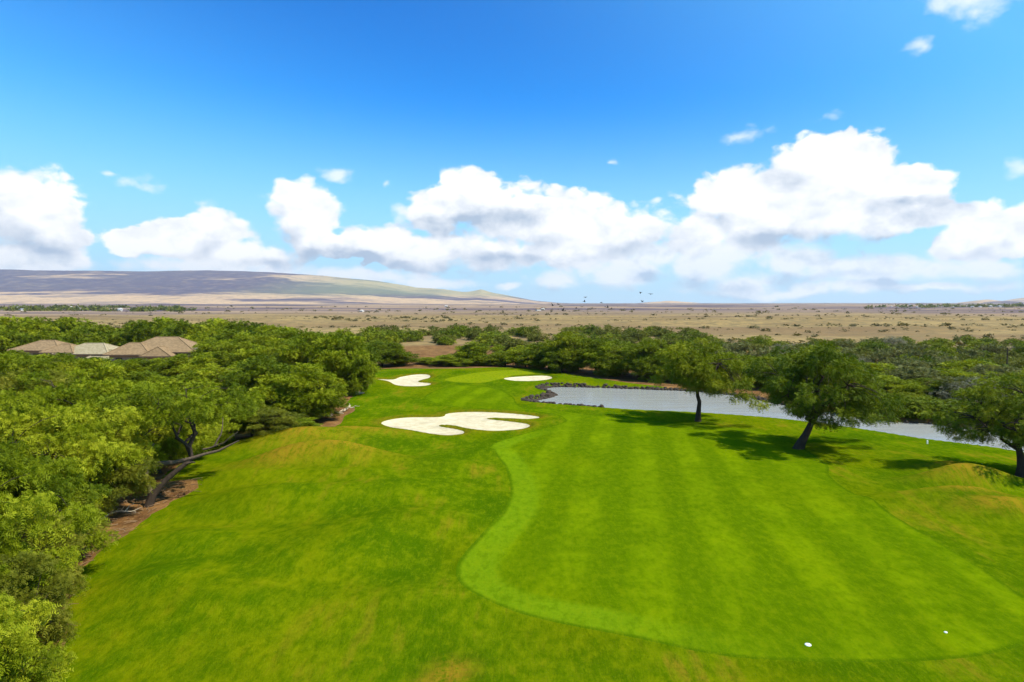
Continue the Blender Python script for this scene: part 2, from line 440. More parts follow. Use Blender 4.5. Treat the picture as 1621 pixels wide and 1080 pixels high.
def sand_material():
    m, N = material('bunker sand'); p = pos(N)
    n = N.noise(p, 1.3, 5, 0.6); f = N.noise(p, 14, 3, 0.6)
    c = N.mix(N.sstep(n, 0.3, 0.7), (0.50, 0.405, 0.235), (0.61, 0.52, 0.33))
    wet = N.noise(N.scale(p, (0.5, 0.9, 0)), 0.45, 3, 0.6)
    c = N.mix(N.math('MULTIPLY', N.sstep(wet, 0.55, 0.68), 0.6), c, (0.40, 0.31, 0.19))
    rake = N.math('SINE', N.math('MULTIPLY', N.math('ADD', N.sep(p)[1], N.math('MULTIPLY', n, 1.5)), 14.0))
    h = N.math('ADD', N.math('ADD', n, N.math('MULTIPLY', f, 0.35)), N.math('MULTIPLY', rake, 0.05))
    finish(N, principled(N, c, 0.95, 0.1, h, 0.5, 0.12).outputs[0]); return m


def land_material():
    """woodland litter close by, golden dry grass with lava and scrub patches further out"""
    m, N = material('dry land'); p = pos(N); s = N.sep(p)
    dist = N.vmath('LENGTH', N.scale(p, (1, 1, 0)))
    n1 = N.noise(p, 0.35, 5, 0.65); n2 = N.noise(p, 2.6, 4, 0.65)
    litter = N.mix(N.sstep(n1, 0.3, 0.7), (0.090, 0.042, 0.014), (0.25, 0.125, 0.040))
    litter = N.mix(N.math('MULTIPLY', N.sstep(n2, 0.5, 0.75), 0.6), litter, (0.36, 0.21, 0.075))
    flat = N.scale(p, (0.4, 1, 0))
    g1 = N.noise(flat, 0.018, 6, 0.62); g2 = N.noise(flat, 0.0035, 5, 0.6); g3 = N.noise(p, 0.12, 5, 0.7)
    gold = N.mix(N.sstep(g1, 0.35, 0.65), (0.215, 0.138, 0.055), (0.335, 0.230, 0.085))
    gold = N.mix(N.math('MULTIPLY', N.sstep(g3, 0.44, 0.60), 0.75), gold, (0.150, 0.115, 0.052))
    gold = N.mix(N.math('MULTIPLY', N.sstep(g2, 0.48, 0.60), 0.7), gold, (0.17, 0.105, 0.050))
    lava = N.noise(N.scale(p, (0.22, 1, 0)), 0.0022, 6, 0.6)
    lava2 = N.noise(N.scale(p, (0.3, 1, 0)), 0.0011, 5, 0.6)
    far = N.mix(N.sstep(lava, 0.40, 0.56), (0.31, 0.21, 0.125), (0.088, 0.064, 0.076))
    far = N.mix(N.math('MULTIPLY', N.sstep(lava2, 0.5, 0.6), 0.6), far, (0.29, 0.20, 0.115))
    wob = N.math('ADD', dist, N.math('MULTIPLY', N.math('SUBTRACT', g2, 0.5), 700.0))
    c = N.mix(N.sstep(wob, 800.0, 1500.0), gold, far)
    wn = N.math('ADD', dist, N.math('MULTIPLY', N.math('SUBTRACT', g1, 0.5), 160.0))
    c = N.mix(N.sstep(wn, 215.0, 270.0), litter, c)
    h = N.math('ADD', N.math('MULTIPLY', n1, 1.0), n2)
    finish(N, principled(N, c, 0.95, 0.05, h, 0.8, 0.25).outputs[0]); return m


def hill_material():
    m, N = material('mountain slope'); p = pos(N); s = N.sep(p)
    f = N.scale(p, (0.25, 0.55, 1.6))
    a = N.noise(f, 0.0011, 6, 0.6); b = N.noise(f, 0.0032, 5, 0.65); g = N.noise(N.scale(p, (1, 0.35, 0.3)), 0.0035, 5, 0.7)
    up_ = N.math('MULTIPLY', N.sstep(s[2], 130.0, 420.0), N.math('SUBTRACT', 1.0, N.sstep(s[0], -6500.0, -3800.0)))  # upper slope turned dark: cloud shade painted into the colour along with lava
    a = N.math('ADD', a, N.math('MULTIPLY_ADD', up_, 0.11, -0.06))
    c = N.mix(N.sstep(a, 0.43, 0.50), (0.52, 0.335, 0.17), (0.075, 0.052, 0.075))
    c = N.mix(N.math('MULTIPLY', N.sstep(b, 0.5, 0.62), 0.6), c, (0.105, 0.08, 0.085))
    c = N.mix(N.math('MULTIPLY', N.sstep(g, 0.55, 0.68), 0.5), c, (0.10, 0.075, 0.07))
    f2 = N.noise(N.scale(p, (0.5, 0.4, 2.2)), 0.011, 6, 0.72)
    c = N.mix(N.math('MULTIPLY', N.sstep(f2, 0.50, 0.64), 0.55), c, (0.26, 0.18, 0.11))
    c = N.mix(N.math('MULTIPLY', N.sstep(f2, 0.50, 0.38), 0.45), c, (0.07, 0.055, 0.055))
    green = N.math('MULTIPLY', N.sstep(s[0], -4600.0, -2600.0), N.sstep(s[2], 90.0, 220.0))
    c = N.mix(N.math('MULTIPLY', green, 0.5), c, (0.20, 0.23, 0.085))
    finish(N, principled(N, c, 0.95, 0.05).outputs[0]); return m


def water_material():
    m, N = material('pond water'); p = pos(N)
    w1 = N.noise(N.scale(p, (0.8, 1.6, 0)), 2.6, 4, 0.6); w2 = N.noise(N.scale(p, (0.35, 1.0, 0)), 0.5, 3, 0.5)
    h = N.math('MULTIPLY', w1, N.lin(w2, 0.35, 0.65, 0.35, 1.0))
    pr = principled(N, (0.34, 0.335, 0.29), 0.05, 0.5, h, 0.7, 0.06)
    pr.inputs['IOR'].default_value = 1.333
    finish(N, pr.outputs[0]); return m


M_rough = turf_material('rough grass', 'rough'); M_fair = turf_material('fairway grass', 'fairway'); M_green = turf_material('putting green grass', 'green')
M_sand = sand_material(); M_land = land_material(); M_hill = hill_material(); M_water = water_material()

# ------------------------------------------------------------------ one ground sheet, cut into rough, fairway, green, bunkers, land
def graded(lo, hi, step, far_lo, far_hi, g=1.04):
    core = list(np.arange(lo, hi + step / 2, step)); a = core[-1]; s = step
    while a < far_hi: s *= g; a += s; core.append(a)
    a = lo; s = step; pre = []
    while a > far_lo: s *= g; a -= s; pre.append(a)
    return np.array(pre[::-1] + core)

gx = graded(-40, 92, 0.6, -14000, 14000); gy = graded(24, 178, 0.6, -80, 15500)
X, Y = np.meshgrid(gx, gy); nx, ny = len(gx), len(gy)
vx = X.ravel(); vy = Y.ravel(); vz = terrain(vx, vy); GZ = vz.reshape(ny, nx)
ii = np.arange(nx * ny).reshape(ny, nx)
a_, b_, c_, d_ = ii[:-1, :-1].ravel(), ii[:-1, 1:].ravel(), ii[1:, 1:].ravel(), ii[1:, :-1].ravel()
tris = np.concatenate([np.stack([a_, b_, c_], 1), np.stack([a_, c_, d_], 1)])
scalp = np.zeros_like(vx)
for k in (0, 1, 7, 8, 9, 10, 11, 24):
    mx, my, rx, ry, h = mounds[k]
    scalp = np.maximum(scalp, np.exp(-(((vx - mx) / (rx * 0.7)) ** 2 + ((vy - my) / (ry * 0.6)) ** 2) * 1.2))
for bp in bunker_polys[:2]:
    db = sdf(vx, vy, bp); scalp = np.maximum(scalp, 0.9 * np.exp(-((db + 0.2) / 0.9) ** 2))
for q in (at(715, 1068), at(690, 1090)):
    scalp = np.maximum(scalp, 1.1 * np.exp(-(((vx - q[0]) / 0.8) ** 2 + ((vy - q[1]) / 1.0) ** 2)))
scalp = np.clip(scalp, 0, 1)
lip = np.zeros_like(vx)
for bp in bunker_polys[:3]: lip = np.maximum(lip, np.exp(-((sdf(vx, vy, bp) + 0.35) / 0.55) ** 2))
F = {'lip': lip, 'x': vx, 'y': vy, 'z': vz, 'scalp': scalp, 'fair_sd': sdf(vx, vy, fairway_poly)}
for i, bp in enumerate(bunker_polys): F['b%d' % i] = sdf(vx, vy, bp)
F['green'] = sdf(vx, vy, green_poly); F['turf'] = sdf(vx, vy, turf_poly); F['dirt'] = sdf(vx, vy, dirt_poly)
F['turf'] = F['turf'] + (fbm(vx / 1.5, vy / 1.5, 77, 3) - 0.44) * 0.9 * (vx < -5)
F['turf'] = np.minimum(F['turf'], -F['dirt'])


def split(tri, key):
    """cut triangles along key = 0; returns (inside, outside)"""
    global F
    s = F[key][tri]; ins = s > 0; n = ins.sum(1)
    full = tri[n == 3]; none = tri[n == 0]
    res_in, res_out = [full], [none]
    for cnt in (1, 2):
        t = tri[n == cnt]
        if len(t) == 0: continue
        flag = ins[n == cnt] if cnt == 1 else ~ins[n == cnt]
        k = flag.argmax(1); r = np.arange(len(t))
        A, B, C_ = t[r, k], t[r, (k + 1) % 3], t[r, (k + 2) % 3]
        new = []
        e = np.concatenate([np.stack([A, B], 1), np.stack([A, C_], 1)])
        es = np.sort(e, 1); uq, inv = np.unique(es, axis=0, return_inverse=True); inv = inv.ravel()
        s0, s1 = F[key][uq[:, 0]], F[key][uq[:, 1]]; tt = np.clip(s0 / (s0 - s1 + 1e-15), 0.0, 1.0)
        base = len(F['x'])
        for kk in F: F[kk] = np.concatenate([F[kk], F[kk][uq[:, 0]] * (1 - tt) + F[kk][uq[:, 1]] * tt])
        p = base + inv[:len(t)]; q = base + inv[len(t):]
        one = np.stack([A, p, q], 1); two = np.concatenate([np.stack([p, B, C_], 1), np.stack([p, C_, q], 1)])
        if cnt == 1: res_in.append(one); res_out.append(two)
        else: res_out.append(one); res_in.append(two)
    return np.concatenate(res_in), np.concatenate(res_out)


def region(name, tri, mat, attrs=()):
    u, inv = np.unique(tri, return_inverse=True)
    v = np.stack([F['x'][u], F['y'][u], F['z'][u]], 1)
    me = mesh_from(name, v, inv.reshape(-1, 3), mat, True, {k: F[k][u] for k in attrs})
    return link(name, me)

rest = tris; sands = []
for i in range(4):
    s_in, rest = split(rest, 'b%d' % i); sands.append(s_in)
green_t, rest = split(rest, 'green')
fair_t, rest = split(rest, 'fair_sd')
turf_t, land_t = split(rest, 'turf')
tag(region('rough_grass', turf_t, M_rough, ('scalp', 'lip')), 'mown green rough with mounds and dry yellow patches around the fairway', 'grass', kind='structure')
tag(region('fairway', fair_t, M_fair, ('fair_sd',)), 'striped bright green fairway curving from the foreground towards the green', 'fairway', kind='structure')
tag(region('putting_green', green_t, M_green), 'pale smooth putting green at the far end of the fairway', 'putting green', kind='structure')
tag(region('scrubland', land_t, M_land), 'brown litter and golden dry grassland with dark lava reaching the horizon', 'grassland', kind='structure')
for s_, lab in zip(sands, ('largest pale sand bunker with two grass tongues, left of the fairway', 'white sand bunker with a narrow tail by the left trees, short of the green',
                           'thin flat sand bunker between the putting green and the pond', 'tiny patch of pale sand at the foot of the big left tree')):
    tag(region('sand_bunker', s_, M_sand), lab, 'bunker')

wx = np.arange(-2, 125, 1.5); wy = np.arange(60, 140, 1.5)
WX, WY = np.meshgrid(wx, wy); wi = np.arange(WX.size).reshape(WX.shape)
keepv = sdf(WX.ravel(), WY.ravel(), pond_poly) > -2.2
wq = np.stack([wi[:-1, :-1].ravel(), wi[:-1, 1:].ravel(), wi[1:, 1:].ravel(), wi[1:, :-1].ravel()], 1)
wq = wq[keepv[wq].all(1)]
u, inv = np.unique(wq, return_inverse=True)
wv = np.stack([WX.ravel()[u], WY.ravel()[u], np.full(len(u), -0.62)], 1)
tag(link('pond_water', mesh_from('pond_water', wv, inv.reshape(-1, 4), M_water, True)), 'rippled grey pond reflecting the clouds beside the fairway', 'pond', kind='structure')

# ------------------------------------------------------------------ mountains
prof = np.array([(-900, 440), (-500, 430), (-250, 424), (0, 427), (120, 429), (230, 430), (330, 428), (430, 431), (520, 437), (600, 446), (640, 452), (660, 456), (700, 458), (735, 463), (750, 462), (762, 460),
                 (775, 463), (800, 467), (845, 476), (880, 480), (960, 483), (1100, 486)], float)
MD = 13500.0
mu = (prof[:, 0] - 810.5) / FPX; mh = CAM_Z + (482 - prof[:, 1]) / FPX * MD


def mountain_z(x, y):
    u = x / np.maximum(y, 1) * 0.5 + x / MD * 0.5
    H = np.interp(u, mu, mh)
    t = np.clip((y - 6200) / (MD - 6200), 0, 1)
    z = -18 + (H + 18) * (0.25 * t + 0.75 * t ** 1.9)
    z = z + (fbm(x / 900, y / 1500, 51, 5) - 0.46) * 130 * t * (1 - t * 0.75)
    z = z - np.abs(fbm(x / 420, y / 2600, 61, 4) - 0.46) * 170 * t * (1 - t)
    for cx, cy_, r, h in ((-4250, 12300, 330, 60), (-3900, 11200, 260, 35), (-600, 13200, 240, 32), (-2700, 12800, 420, 50)):
        z = z + h * np.exp(-((x - cx) ** 2 + (y - cy_) ** 2) / r ** 2)
    b = np.clip((y - MD) / 2500, 0, 1)
    return z - b * b * 300
hx = np.linspace(-17000, 2600, 330); hy = np.linspace(6000, 15800, 130)
HX, HY = np.meshgrid(hx, hy); hi_ = np.arange(HX.size).reshape(HX.shape)
hq = np.stack([hi_[:-1, :-1].ravel(), hi_[:-1, 1:].ravel(), hi_[1:, 1:].ravel(), hi_[1:, :-1].ravel()], 1)
HZ = mountain_z(HX.ravel(), HY.ravel())
tag(link('mountain', mesh_from('mountain', np.stack([HX.ravel(), HY.ravel(), HZ], 1), hq, M_hill, True)), 'long hazy mountain ridge with dark lava, painted cloud shade and golden slopes', 'mountain', kind='structure')


def far_hill(name, px0, px1, pytop, dist, label):
    x0 = (px0 - 810.5) / FPX * dist; x1 = (px1 - 810.5) / FPX * dist; top = CAM_Z + (482 - pytop) / FPX * dist
    n = 40; xs = np.linspace(x0, x1, n); ys = np.linspace(dist - 900, dist + 900, 20)
    A, B = np.meshgrid(xs, ys); t = (A - x0) / (x1 - x0) * 2 - 1; s = (B - dist) / 900
    z = (top + 30) * np.clip(1 - np.sqrt(t * t * 0.95 + s * s * 0.95), 0, 1) ** 0.8 * (0.85 + 0.3 * fbm(A / 300, B / 300, 5, 3)) - 15 + 18
    q = np.arange(A.size).reshape(A.shape)
    f = np.stack([q[:-1, :-1].ravel(), q[:-1, 1:].ravel(), q[1:, 1:].ravel(), q[1:, :-1].ravel()], 1)
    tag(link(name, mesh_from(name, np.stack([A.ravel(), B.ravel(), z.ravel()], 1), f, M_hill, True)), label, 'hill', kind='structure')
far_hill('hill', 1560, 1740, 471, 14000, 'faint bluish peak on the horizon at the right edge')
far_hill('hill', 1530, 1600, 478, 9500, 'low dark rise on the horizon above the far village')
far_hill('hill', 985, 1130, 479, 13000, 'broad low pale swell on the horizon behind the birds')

# ------------------------------------------------------------------ trees
def bark_material(name='bark', a=(0.018, 0.013, 0.009), b=(0.085, 0.060, 0.040)):
    m, N = material(name); p = N.node('ShaderNodeTexCoord').outputs['Object']
    n = N.noise(N.scale(p, (1, 1, 0.35)), 7.0, 5, 0.65)
    c = N.mix(n, a, b)
    finish(N, principled(N, c, 0.95, 0.1, n, 0.9, 0.06).outputs[0]); return m


def leaf_material(name, dark, mid, light):
    m, N = material(name)
    t = attr(N, 'tint'); oi = N.node('ShaderNodeObjectInfo').outputs['Random']
    v = N.math('ADD', N.math('MULTIPLY', t, 0.65), N.math('MULTIPLY', oi, 0.35))
    c = N.mix(N.sstep(v, 0.1, 0.55), dark, mid)
    c = N.mix(N.sstep(v, 0.5, 0.95), c, light)
    pr = principled(N, c, 0.65, 0.12)
    tr = N.node('ShaderNodeBsdfTranslucent'); N.l.new(N.mix(1.0, c, (1.35, 1.25, 0.5), 'MULTIPLY'), tr.inputs[0])
    mx = N.node('ShaderNodeMixShader'); mx.inputs[0].default_value = 0.26
    N.l.new(pr.outputs[0], mx.inputs[1]); N.l.new(tr.outputs[0], mx.inputs[2])
    finish(N, mx.outputs[0]); return m

M_bark = bark_material(); M_bark_pale = bark_material('weathered bark', (0.045, 0.032, 0.022), (0.21, 0.15, 0.095))
M_leaf = leaf_material('feathery leaves', (0.085, 0.122, 0.002), (0.185, 0.222, 0.003), (0.35, 0.365, 0.014))
M_leaf_olive = leaf_material('olive green leaves', (0.085, 0.100, 0.006), (0.165, 0.172, 0.010), (0.31, 0.285, 0.030))
M_leaf_dark = leaf_material('dark leaves', (0.060, 0.094, 0.002), (0.132, 0.166, 0.003), (0.255, 0.265, 0.009))
M_leaf_dry = leaf_material('olive leaves', (0.075, 0.085, 0.022), (0.125, 0.132, 0.035), (0.20, 0.195, 0.075))
M_leaf_grey = leaf_material('grey twigs', (0.10, 0.10, 0.065), (0.16, 0.155, 0.10), (0.25, 0.24, 0.16))
M_leaf_plain = leaf_material('dry scrub leaves', (0.100, 0.085, 0.034), (0.14, 0.115, 0.045), (0.19, 0.15, 0.06))
M_leaf_far = leaf_material('scrub leaves', (0.075, 0.090, 0.010), (0.120, 0.132, 0.014), (0.185, 0.182, 0.026))


def tube(path, radii, sides, V, Fc):
    path = np.asarray(path, float); n = len(path); base = len(V)
    for i in range(n):
        d = path[min(i + 1, n - 1)] - path[max(i - 1, 0)]; d /= np.linalg.norm(d) + 1e-9
        u = np.cross(d, (0.31, 0.9, 0.27)); u /= np.linalg.norm(u) + 1e-9; w = np.cross(d, u)
        for k in range(sides):
            a = 2 * math.pi * k / sides
            V.append(path[i] + (u * math.cos(a) + w * math.sin(a)) * radii[i])
    for i in range(n - 1):
        for k in range(sides):
            k2 = (k + 1) % sides
            Fc.append((base + i * sides + k, base + i * sides + k2, base + (i + 1) * sides + k2, base + (i + 1) * sides + k))


def curve(p0, p1, sag, r, n=6, wob=0.0):
    t = np.linspace(0, 1, n)[:, None]
    p = np.asarray(p0) * (1 - t) + np.asarray(p1) * t
    p = p + np.asarray(sag) * np.sin(math.pi * t)
    if wob: p[1:-1] += r.normal(0, wob, (n - 2, 3))
    return p


def leaves(r, centers, sizes, per, L, W, treec, flat=0.6, droop=0.3, K=8, tint_j=0.25):
    """feathery fronds (K leaflets each) gathered in clumps"""
    reps = np.maximum((per * sizes ** 2).astype(int), 3)
    idx = np.repeat(np.arange(len(centers)), reps); M = len(idx)
    dr = r.normal(0, 1, (M, 3)); dr /= np.linalg.norm(dr, axis=1, keepdims=True)
    rad = r.random(M) ** 0.45
    off = dr * (rad * sizes[idx])[:, None]; off[:, 2] *= flat
    p = centers[idx] + off
    rt = p - treec; rt /= np.linalg.norm(rt, axis=1, keepdims=True) + 1e-6
    ax = 0.7 * dr + 0.45 * rt + r.normal(0, 0.55, (M, 3)); ax[:, 2] -= droop
    ax /= np.linalg.norm(ax, axis=1, keepdims=True)
    nm = 0.75 * dr + 0.35 * rt + r.normal(0, 0.40, (M, 3)); nm[:, 2] += 0.45
    nm -= ax * (nm * ax).sum(1, keepdims=True); nm /= np.linalg.norm(nm, axis=1, keepdims=True) + 1e-6
    sd_ = np.cross(ax, nm)
    tint_c = r.random(len(centers))
    tint = np.clip(0.62 * tint_c[idx] + 0.38 * r.random(M), 0, 1)
    Ls = L * (0.7 + 0.6 * r.random(M)) * 2.6
    V = np.empty((M, K, 3, 3), np.float32)
    for k in range(K):
        t = (k // 2 + 0.5) / (K / 2); sgn = 1 if k % 2 else -1
        b = p + ax * (Ls * t)[:, None]; b[:, 2] -= 0.35 * Ls * t * t
        ll = L * (1.0 - 0.35 * t) * (0.8 + 0.4 * r.random(M)); w = W * (0.8 + 0.4 * r.random(M))
        s2 = sd_ * sgn + ax * 0.45 + nm * r.normal(0, 0.35, (M, 1))
        V[:, k, 0] = b - ax * (w * 0.5)[:, None]; V[:, k, 1] = b + ax * (w * 0.5)[:, None] + s2 * (ll * 0.35)[:, None] * 0.3
        V[:, k, 2] = b + s2 * ll[:, None]
        V[:, k, 1] += ax * (w * 0.5)[:, None]
    Vf = V.reshape(-1, 3); T = np.repeat(tint, K * 3)
    return Vf, np.arange(len(Vf)).reshape(-1, 3), T


def tree_mesh(name, seed, H, R, zc, up, dn, n_clump, clump, per, L, W, leafmat, trunk_r=0.28, fork=0.3, lean=(0, 0), off=(0, 0), nlimb=6, trunk_pts=None, inner=0.5, flat=0.6, droop=0.3, lop=0.28, twigs=True, hang=None):
    """trunk with forking limbs and a crown of leafy clumps; crown centre at zc, half height up above and dn below"""
    r = np.random.default_rng(seed)
    cc = np.array([off[0], off[1], zc])
    # clump centres on a lumpy ellipsoid, denser towards its skin
    d = r.normal(0, 1, (n_clump, 3)); d /= np.linalg.norm(d, axis=1, keepdims=True)
    ang = np.arctan2(d[:, 1], d[:, 0]); ph = r.random(6) * 6.28
    lump = 1 + lop * (0.5 * np.sin(ang * 2 + ph[0]) + 0.4 * np.sin(ang * 3 + ph[1]) + 0.35 * np.sin(ang * 5 + ph[2] + d[:, 2] * 4) + 0.35 * np.sin(d[:, 2] * 7 + ph[3] + ang))
    rr = (inner + (1 - inner) * r.random(n_clump) ** 0.55) * lump
    rz = np.where(d[:, 2] > 0, up, dn)
    cen = cc + np.stack([d[:, 0] * R * rr, d[:, 1] * R * rr, d[:, 2] * rz * np.minimum(rr, 1.05)], 1)
    if hang is not None: cen = hang(cen, r)
    cen[:, 2] = np.maximum(cen[:, 2], 0.5)
    size = clump * (0.65 + 0.7 * r.random(n_clump))
    V, Fc = [], []
    ft = np.array([lean[0], lean[1], fork * H])
    tp = np.array(trunk_pts, float) if trunk_pts is not None else curve((0, 0, -0.4), ft, (r.normal(0, .15), r.normal(0, .15), 0), r, 6, 0.05)
    ft = tp[-1]
    tr_ = trunk_r * (1.0 - 0.38 * np.linspace(0, 1, len(tp))); tr_[0] *= 1.5
    if len(tp) > 2: tr_[1] *= 1.15
    tube(tp, tr_, 9, V, Fc)
    limb_pts = [ft]
    ends = []
    for i in range(nlimb):
        a = 6.283 * (i + r.random() * 0.6) / nlimb
        e = cc + np.array([math.cos(a) * R * 0.62, math.sin(a) * R * 0.62, up * (-0.15 + 0.75 * r.random())])
        if i == 0: e = cc + np.array([0, 0, up * 0.7])
        pth = curve(ft, e, (0, 0, 0.12 * H * (r.random() - 0.2)), r, 8, 0.05 * R)
        tube(pth, np.linspace(trunk_r * 0.52, trunk_r * 0.13, 8), 6, V, Fc); limb_pts.extend(pth[1:])
    lp = np.array(limb_pts)
    for c, s in zip(cen, size):
        q = lp[((lp - c) ** 2).sum(1).argmin()]
        pth = curve(q, c, (0, 0, 0.1 * np.linalg.norm(c - q)), r, 4, 0.04 * R * 0.4)
        tube(pth, np.linspace(trunk_r * 0.16, trunk_r * 0.05, 4), 3, V, Fc)
    tm = mesh_from(name + '_trunk', np.array(V), Fc, M_bark, True)
    lv, lf, lt = leaves(r, cen, size, per, L, W, cc - np.array([0, 0, dn]), flat, droop)
    cm = mesh_from(name + '_crown', lv, lf, leafmat, False, {'tint': lt})
    return (tm, cm, H, R)

# prototypes (each tree planted below shares one of these meshes, turned and scaled)
NEAR = [tree_mesh('near_tree', 100 + i, 8.0, 4.6, 4.6, 3.2, 3.4, 135, 0.86, 165, 0.17, 0.045, (M_leaf, M_leaf_olive, M_leaf)[i], fork=0.22, lop=0.36, nlimb=7, droop=0.05, flat=0.42) for i in range(3)]
MID = [tree_mesh('mid_tree', 200 + i, 10.0, 5.5, 5.6, 4.3, 4.6, 115, 1.12, 62, 0.26, 0.08, (M_leaf, M_leaf_dark, M_leaf, M_leaf_dark)[i], trunk_r=0.3, fork=0.2, lop=0.38, flat=0.42, droop=0.12) for i in range(4)]
FAR = [tree_mesh('far_tree', 300 + i, 9.0, 5.0, 4.8, 4.0, 4.4, 105, 1.0, 36, 0.36, 0.13, (M_leaf_dark, M_leaf, M_leaf_dry)[i], trunk_r=0.25, fork=0.18, lop=0.36, nlimb=5) for i in range(3)]
BUSH = [tree_mesh('bush', 400 + i, 4.0, 3.0, 1.7, 2.1, 1.6, 46, 0.85, 30, 0.27, 0.12, (M_leaf_far, M_leaf_dry, M_leaf_dark)[i], trunk_r=0.12, fork=0.1, lop=0.4, nlimb=5) for i in range(3)]
GREY = tree_mesh('grey_bush', 440, 5.0, 3.2, 2.6, 2.4, 2.2, 60, 0.8, 40, 0.22, 0.045, M_leaf_grey, trunk_r=0.14, fork=0.15, lop=0.4)


ROWS = {}
def plant(name, proto, x, y, h, r_, rot, label, cat='tree', group=None):
    tm, cm, H, R = proto
    o = bpy.data.objects.new(name, None); COL.objects.link(o)
    o.location = (x, y, tz(x, y) - 0.05); o.rotation_euler = (0, 0, rot); o.scale = (r_ / R, r_ / R, h / H)
    link('trunk', tm, o); link('crown', cm, o)
    if group: ROWS.setdefault(group, []).append(o)
    return tag(o, label, cat, group)


def plant_px(proto, px, pytop, dist, r_, label, name='tree', cat='tree', group=None, rot=None):
    x, y, top = at_depth(px, pytop, dist)
    h = max(top - tz(x, y), 1.5)
    return plant(name, proto, x, y, h * 0.97, r_, random.random() * 6.28 if rot is None else rot, label, cat, group)

# --- the free-standing trees on the grass
b1 = at(1105, 665)
def hang1(c, r):
    c = c.copy(); k = (c[:, 0] > 2.2) & (r.random(len(c)) < 0.5); c[k, 2] -= (c[k, 0] - 1.5) * 0.45; return c
T1 = tree_mesh('lone_tree', 511, 10.4, 6.2, 6.6, 3.6, 2.6, 120, 1.0, 100, 0.19, 0.055, M_leaf_dark, trunk_r=0.33, off=(0.7, 0), fork=0.3, trunk_pts=[(0, 0, -.4), (0.02, 0, .8), (0.1, 0, 1.9), (0.15, 0, 2.6), (-0.1, 0, 3.4), (-0.15, 0.1, 4.4)], nlimb=7, inner=0.35, lop=0.38, flat=0.42, droop=0.15, hang=hang1)
V, Fc = [], []
plant('fairway_tree', T1, b1[0], b1[1], 10.4, 6.2, 0, 'tall slender-trunked tree standing alone on the near bank of the pond')
b2 = at(1262, 710)
def hang2(c, r):
    c = c.copy(); k = (c[:, 0] > 4.5); c[k, 2] -= (c[k, 0] - 4.0) * 0.5; k2 = c[:, 0] < -2.5; c[k2, 2] += 0.5; return c
T2 = tree_mesh('leaning_tree', 523, 11.0, 6.9, 6.6, 4.2, 3.4, 150, 0.98, 100, 0.18, 0.055, M_leaf_dark, trunk_r=0.46, off=(2.9, 0.3), nlimb=8, trunk_pts=[(0, 0, -.4), (0.35, 0, .6), (0.85, 0, 1.5), (1.2, 0.05, 2.2), (1.5, 0.1, 2.9)], inner=0.4, lop=0.36, flat=0.42, droop=0.15, hang=hang2)
plant('fairway_tree', T2, b2[0], b2[1], 11.0, 6.9, 0, 'broad leaning tree with crooked dark trunk on the fairway in front of the pond')
b3 = at(1616, 756)
T3 = tree_mesh('edge_tree', 537, 8.4, 5.6, 5.0, 3.2, 2.2, 120, 0.88, 105, 0.16, 0.05, M_leaf_dark, trunk_r=0.38, off=(0.2, 0.3), nlimb=7, trunk_pts=[(0, 0, -.4), (0.05, 0, .9), (-0.1, 0, 1.8), (-0.3, 0, 2.6)], inner=0.4, lop=0.36, flat=0.42)
plant('fairway_tree', T3, b3[0], b3[1], 8.4, 5.6, 0, 'dark tree on the grass at the right edge, beside the pond end')
b4 = at(232, 803)
T4 = tree_mesh('bare_limbed_tree', 549, 8.0, 4.6, 7.3, 1.5, 1.0, 58, 0.8, 150, 0.16, 0.045, M_leaf, trunk_r=0.26, off=(1.6, 3.2), nlimb=5, trunk_pts=[(0, 0, -.4), (0.4, 0.2, .9), (1.2, 0.5, 1.9), (2.1, 0.8, 2.7), (2.9, 1.2, 3.3)], inner=0.3, lop=0.35)
# two long bare limbs of its own, reaching over the grass
lt = plant('bare_limbed_tree', T4, b4[0], b4[1], 8.0, 4.6, 0, 'half bare tree leaning over the brown dirt edge with long dark limbs')
V, Fc = [], []
tube(curve((0.3, 0.2, 0.6), (0.2, 0.9, 4.6), (-0.5, 0, 0), rng, 7, 0.08), np.linspace(.2, .06, 7), 7, V, Fc)
tube(curve((0.1, 0.9, 3.0), (6.4, 1.4, 4.7), (0, 0, -0.35), rng, 9, 0.08), np.linspace(.22, .05, 9), 7, V, Fc)
tube(curve((3.6, 1.5, 4.0), (6.4, 1.2, 5.4), (0, 0, -.25), rng, 6, 0.05), np.linspace(.08, .025, 6), 5, V, Fc)
tube(curve((4.4, 1.6, 4.2), (5.0, 1.9, 6.4), (0.2, 0, 0), rng, 6, 0.05), np.linspace(.08, .025, 6), 5, V, Fc)
tube(curve((2.4, 1.0, 2.9), (3.4, 0.6, 3.2), (0, 0, .1), rng, 5, 0.04), np.linspace(.12, .04, 5), 5, V, Fc)
link('limb', mesh_from('limb', np.array(V), Fc, M_bark_pale, True), lt)

# --- woodland on the left, tree by tree: (px, py of the top, distance, crown radius)
wood = [  # nearest bank of foliage at the bottom left
    ('n', -90, 780, 27, 3.4), ('n', -30, 890, 25.5, 2.5), ('n', -120, 930, 21, 3.0), ('n', -60, 985, 21, 2.2), ('n', 0, 825, 30, 2.7), ('n', -25, 690, 34, 3.7), ('n', 40, 742, 36, 3.2), ('n', 85, 790, 39, 2.3),
    ('n', 15, 610, 45, 4.4), ('n', 95, 640, 46, 4.4), ('n', 150, 690, 48, 3.4), ('n', 180, 635, 55, 4.2), ('n', 250, 640, 60, 3.8),
    ('n', 20, 578, 62, 5.0), ('n', 85, 585, 60, 4.6), ('n', 150, 598, 62, 4.8), ('n', 215, 612, 66, 4.6), ('n', 290, 625, 68, 4.6), ('n', 345, 640, 72, 4.2), ('n', 400, 640, 74, 4.0), ('n', 450, 660, 78, 3.4)]
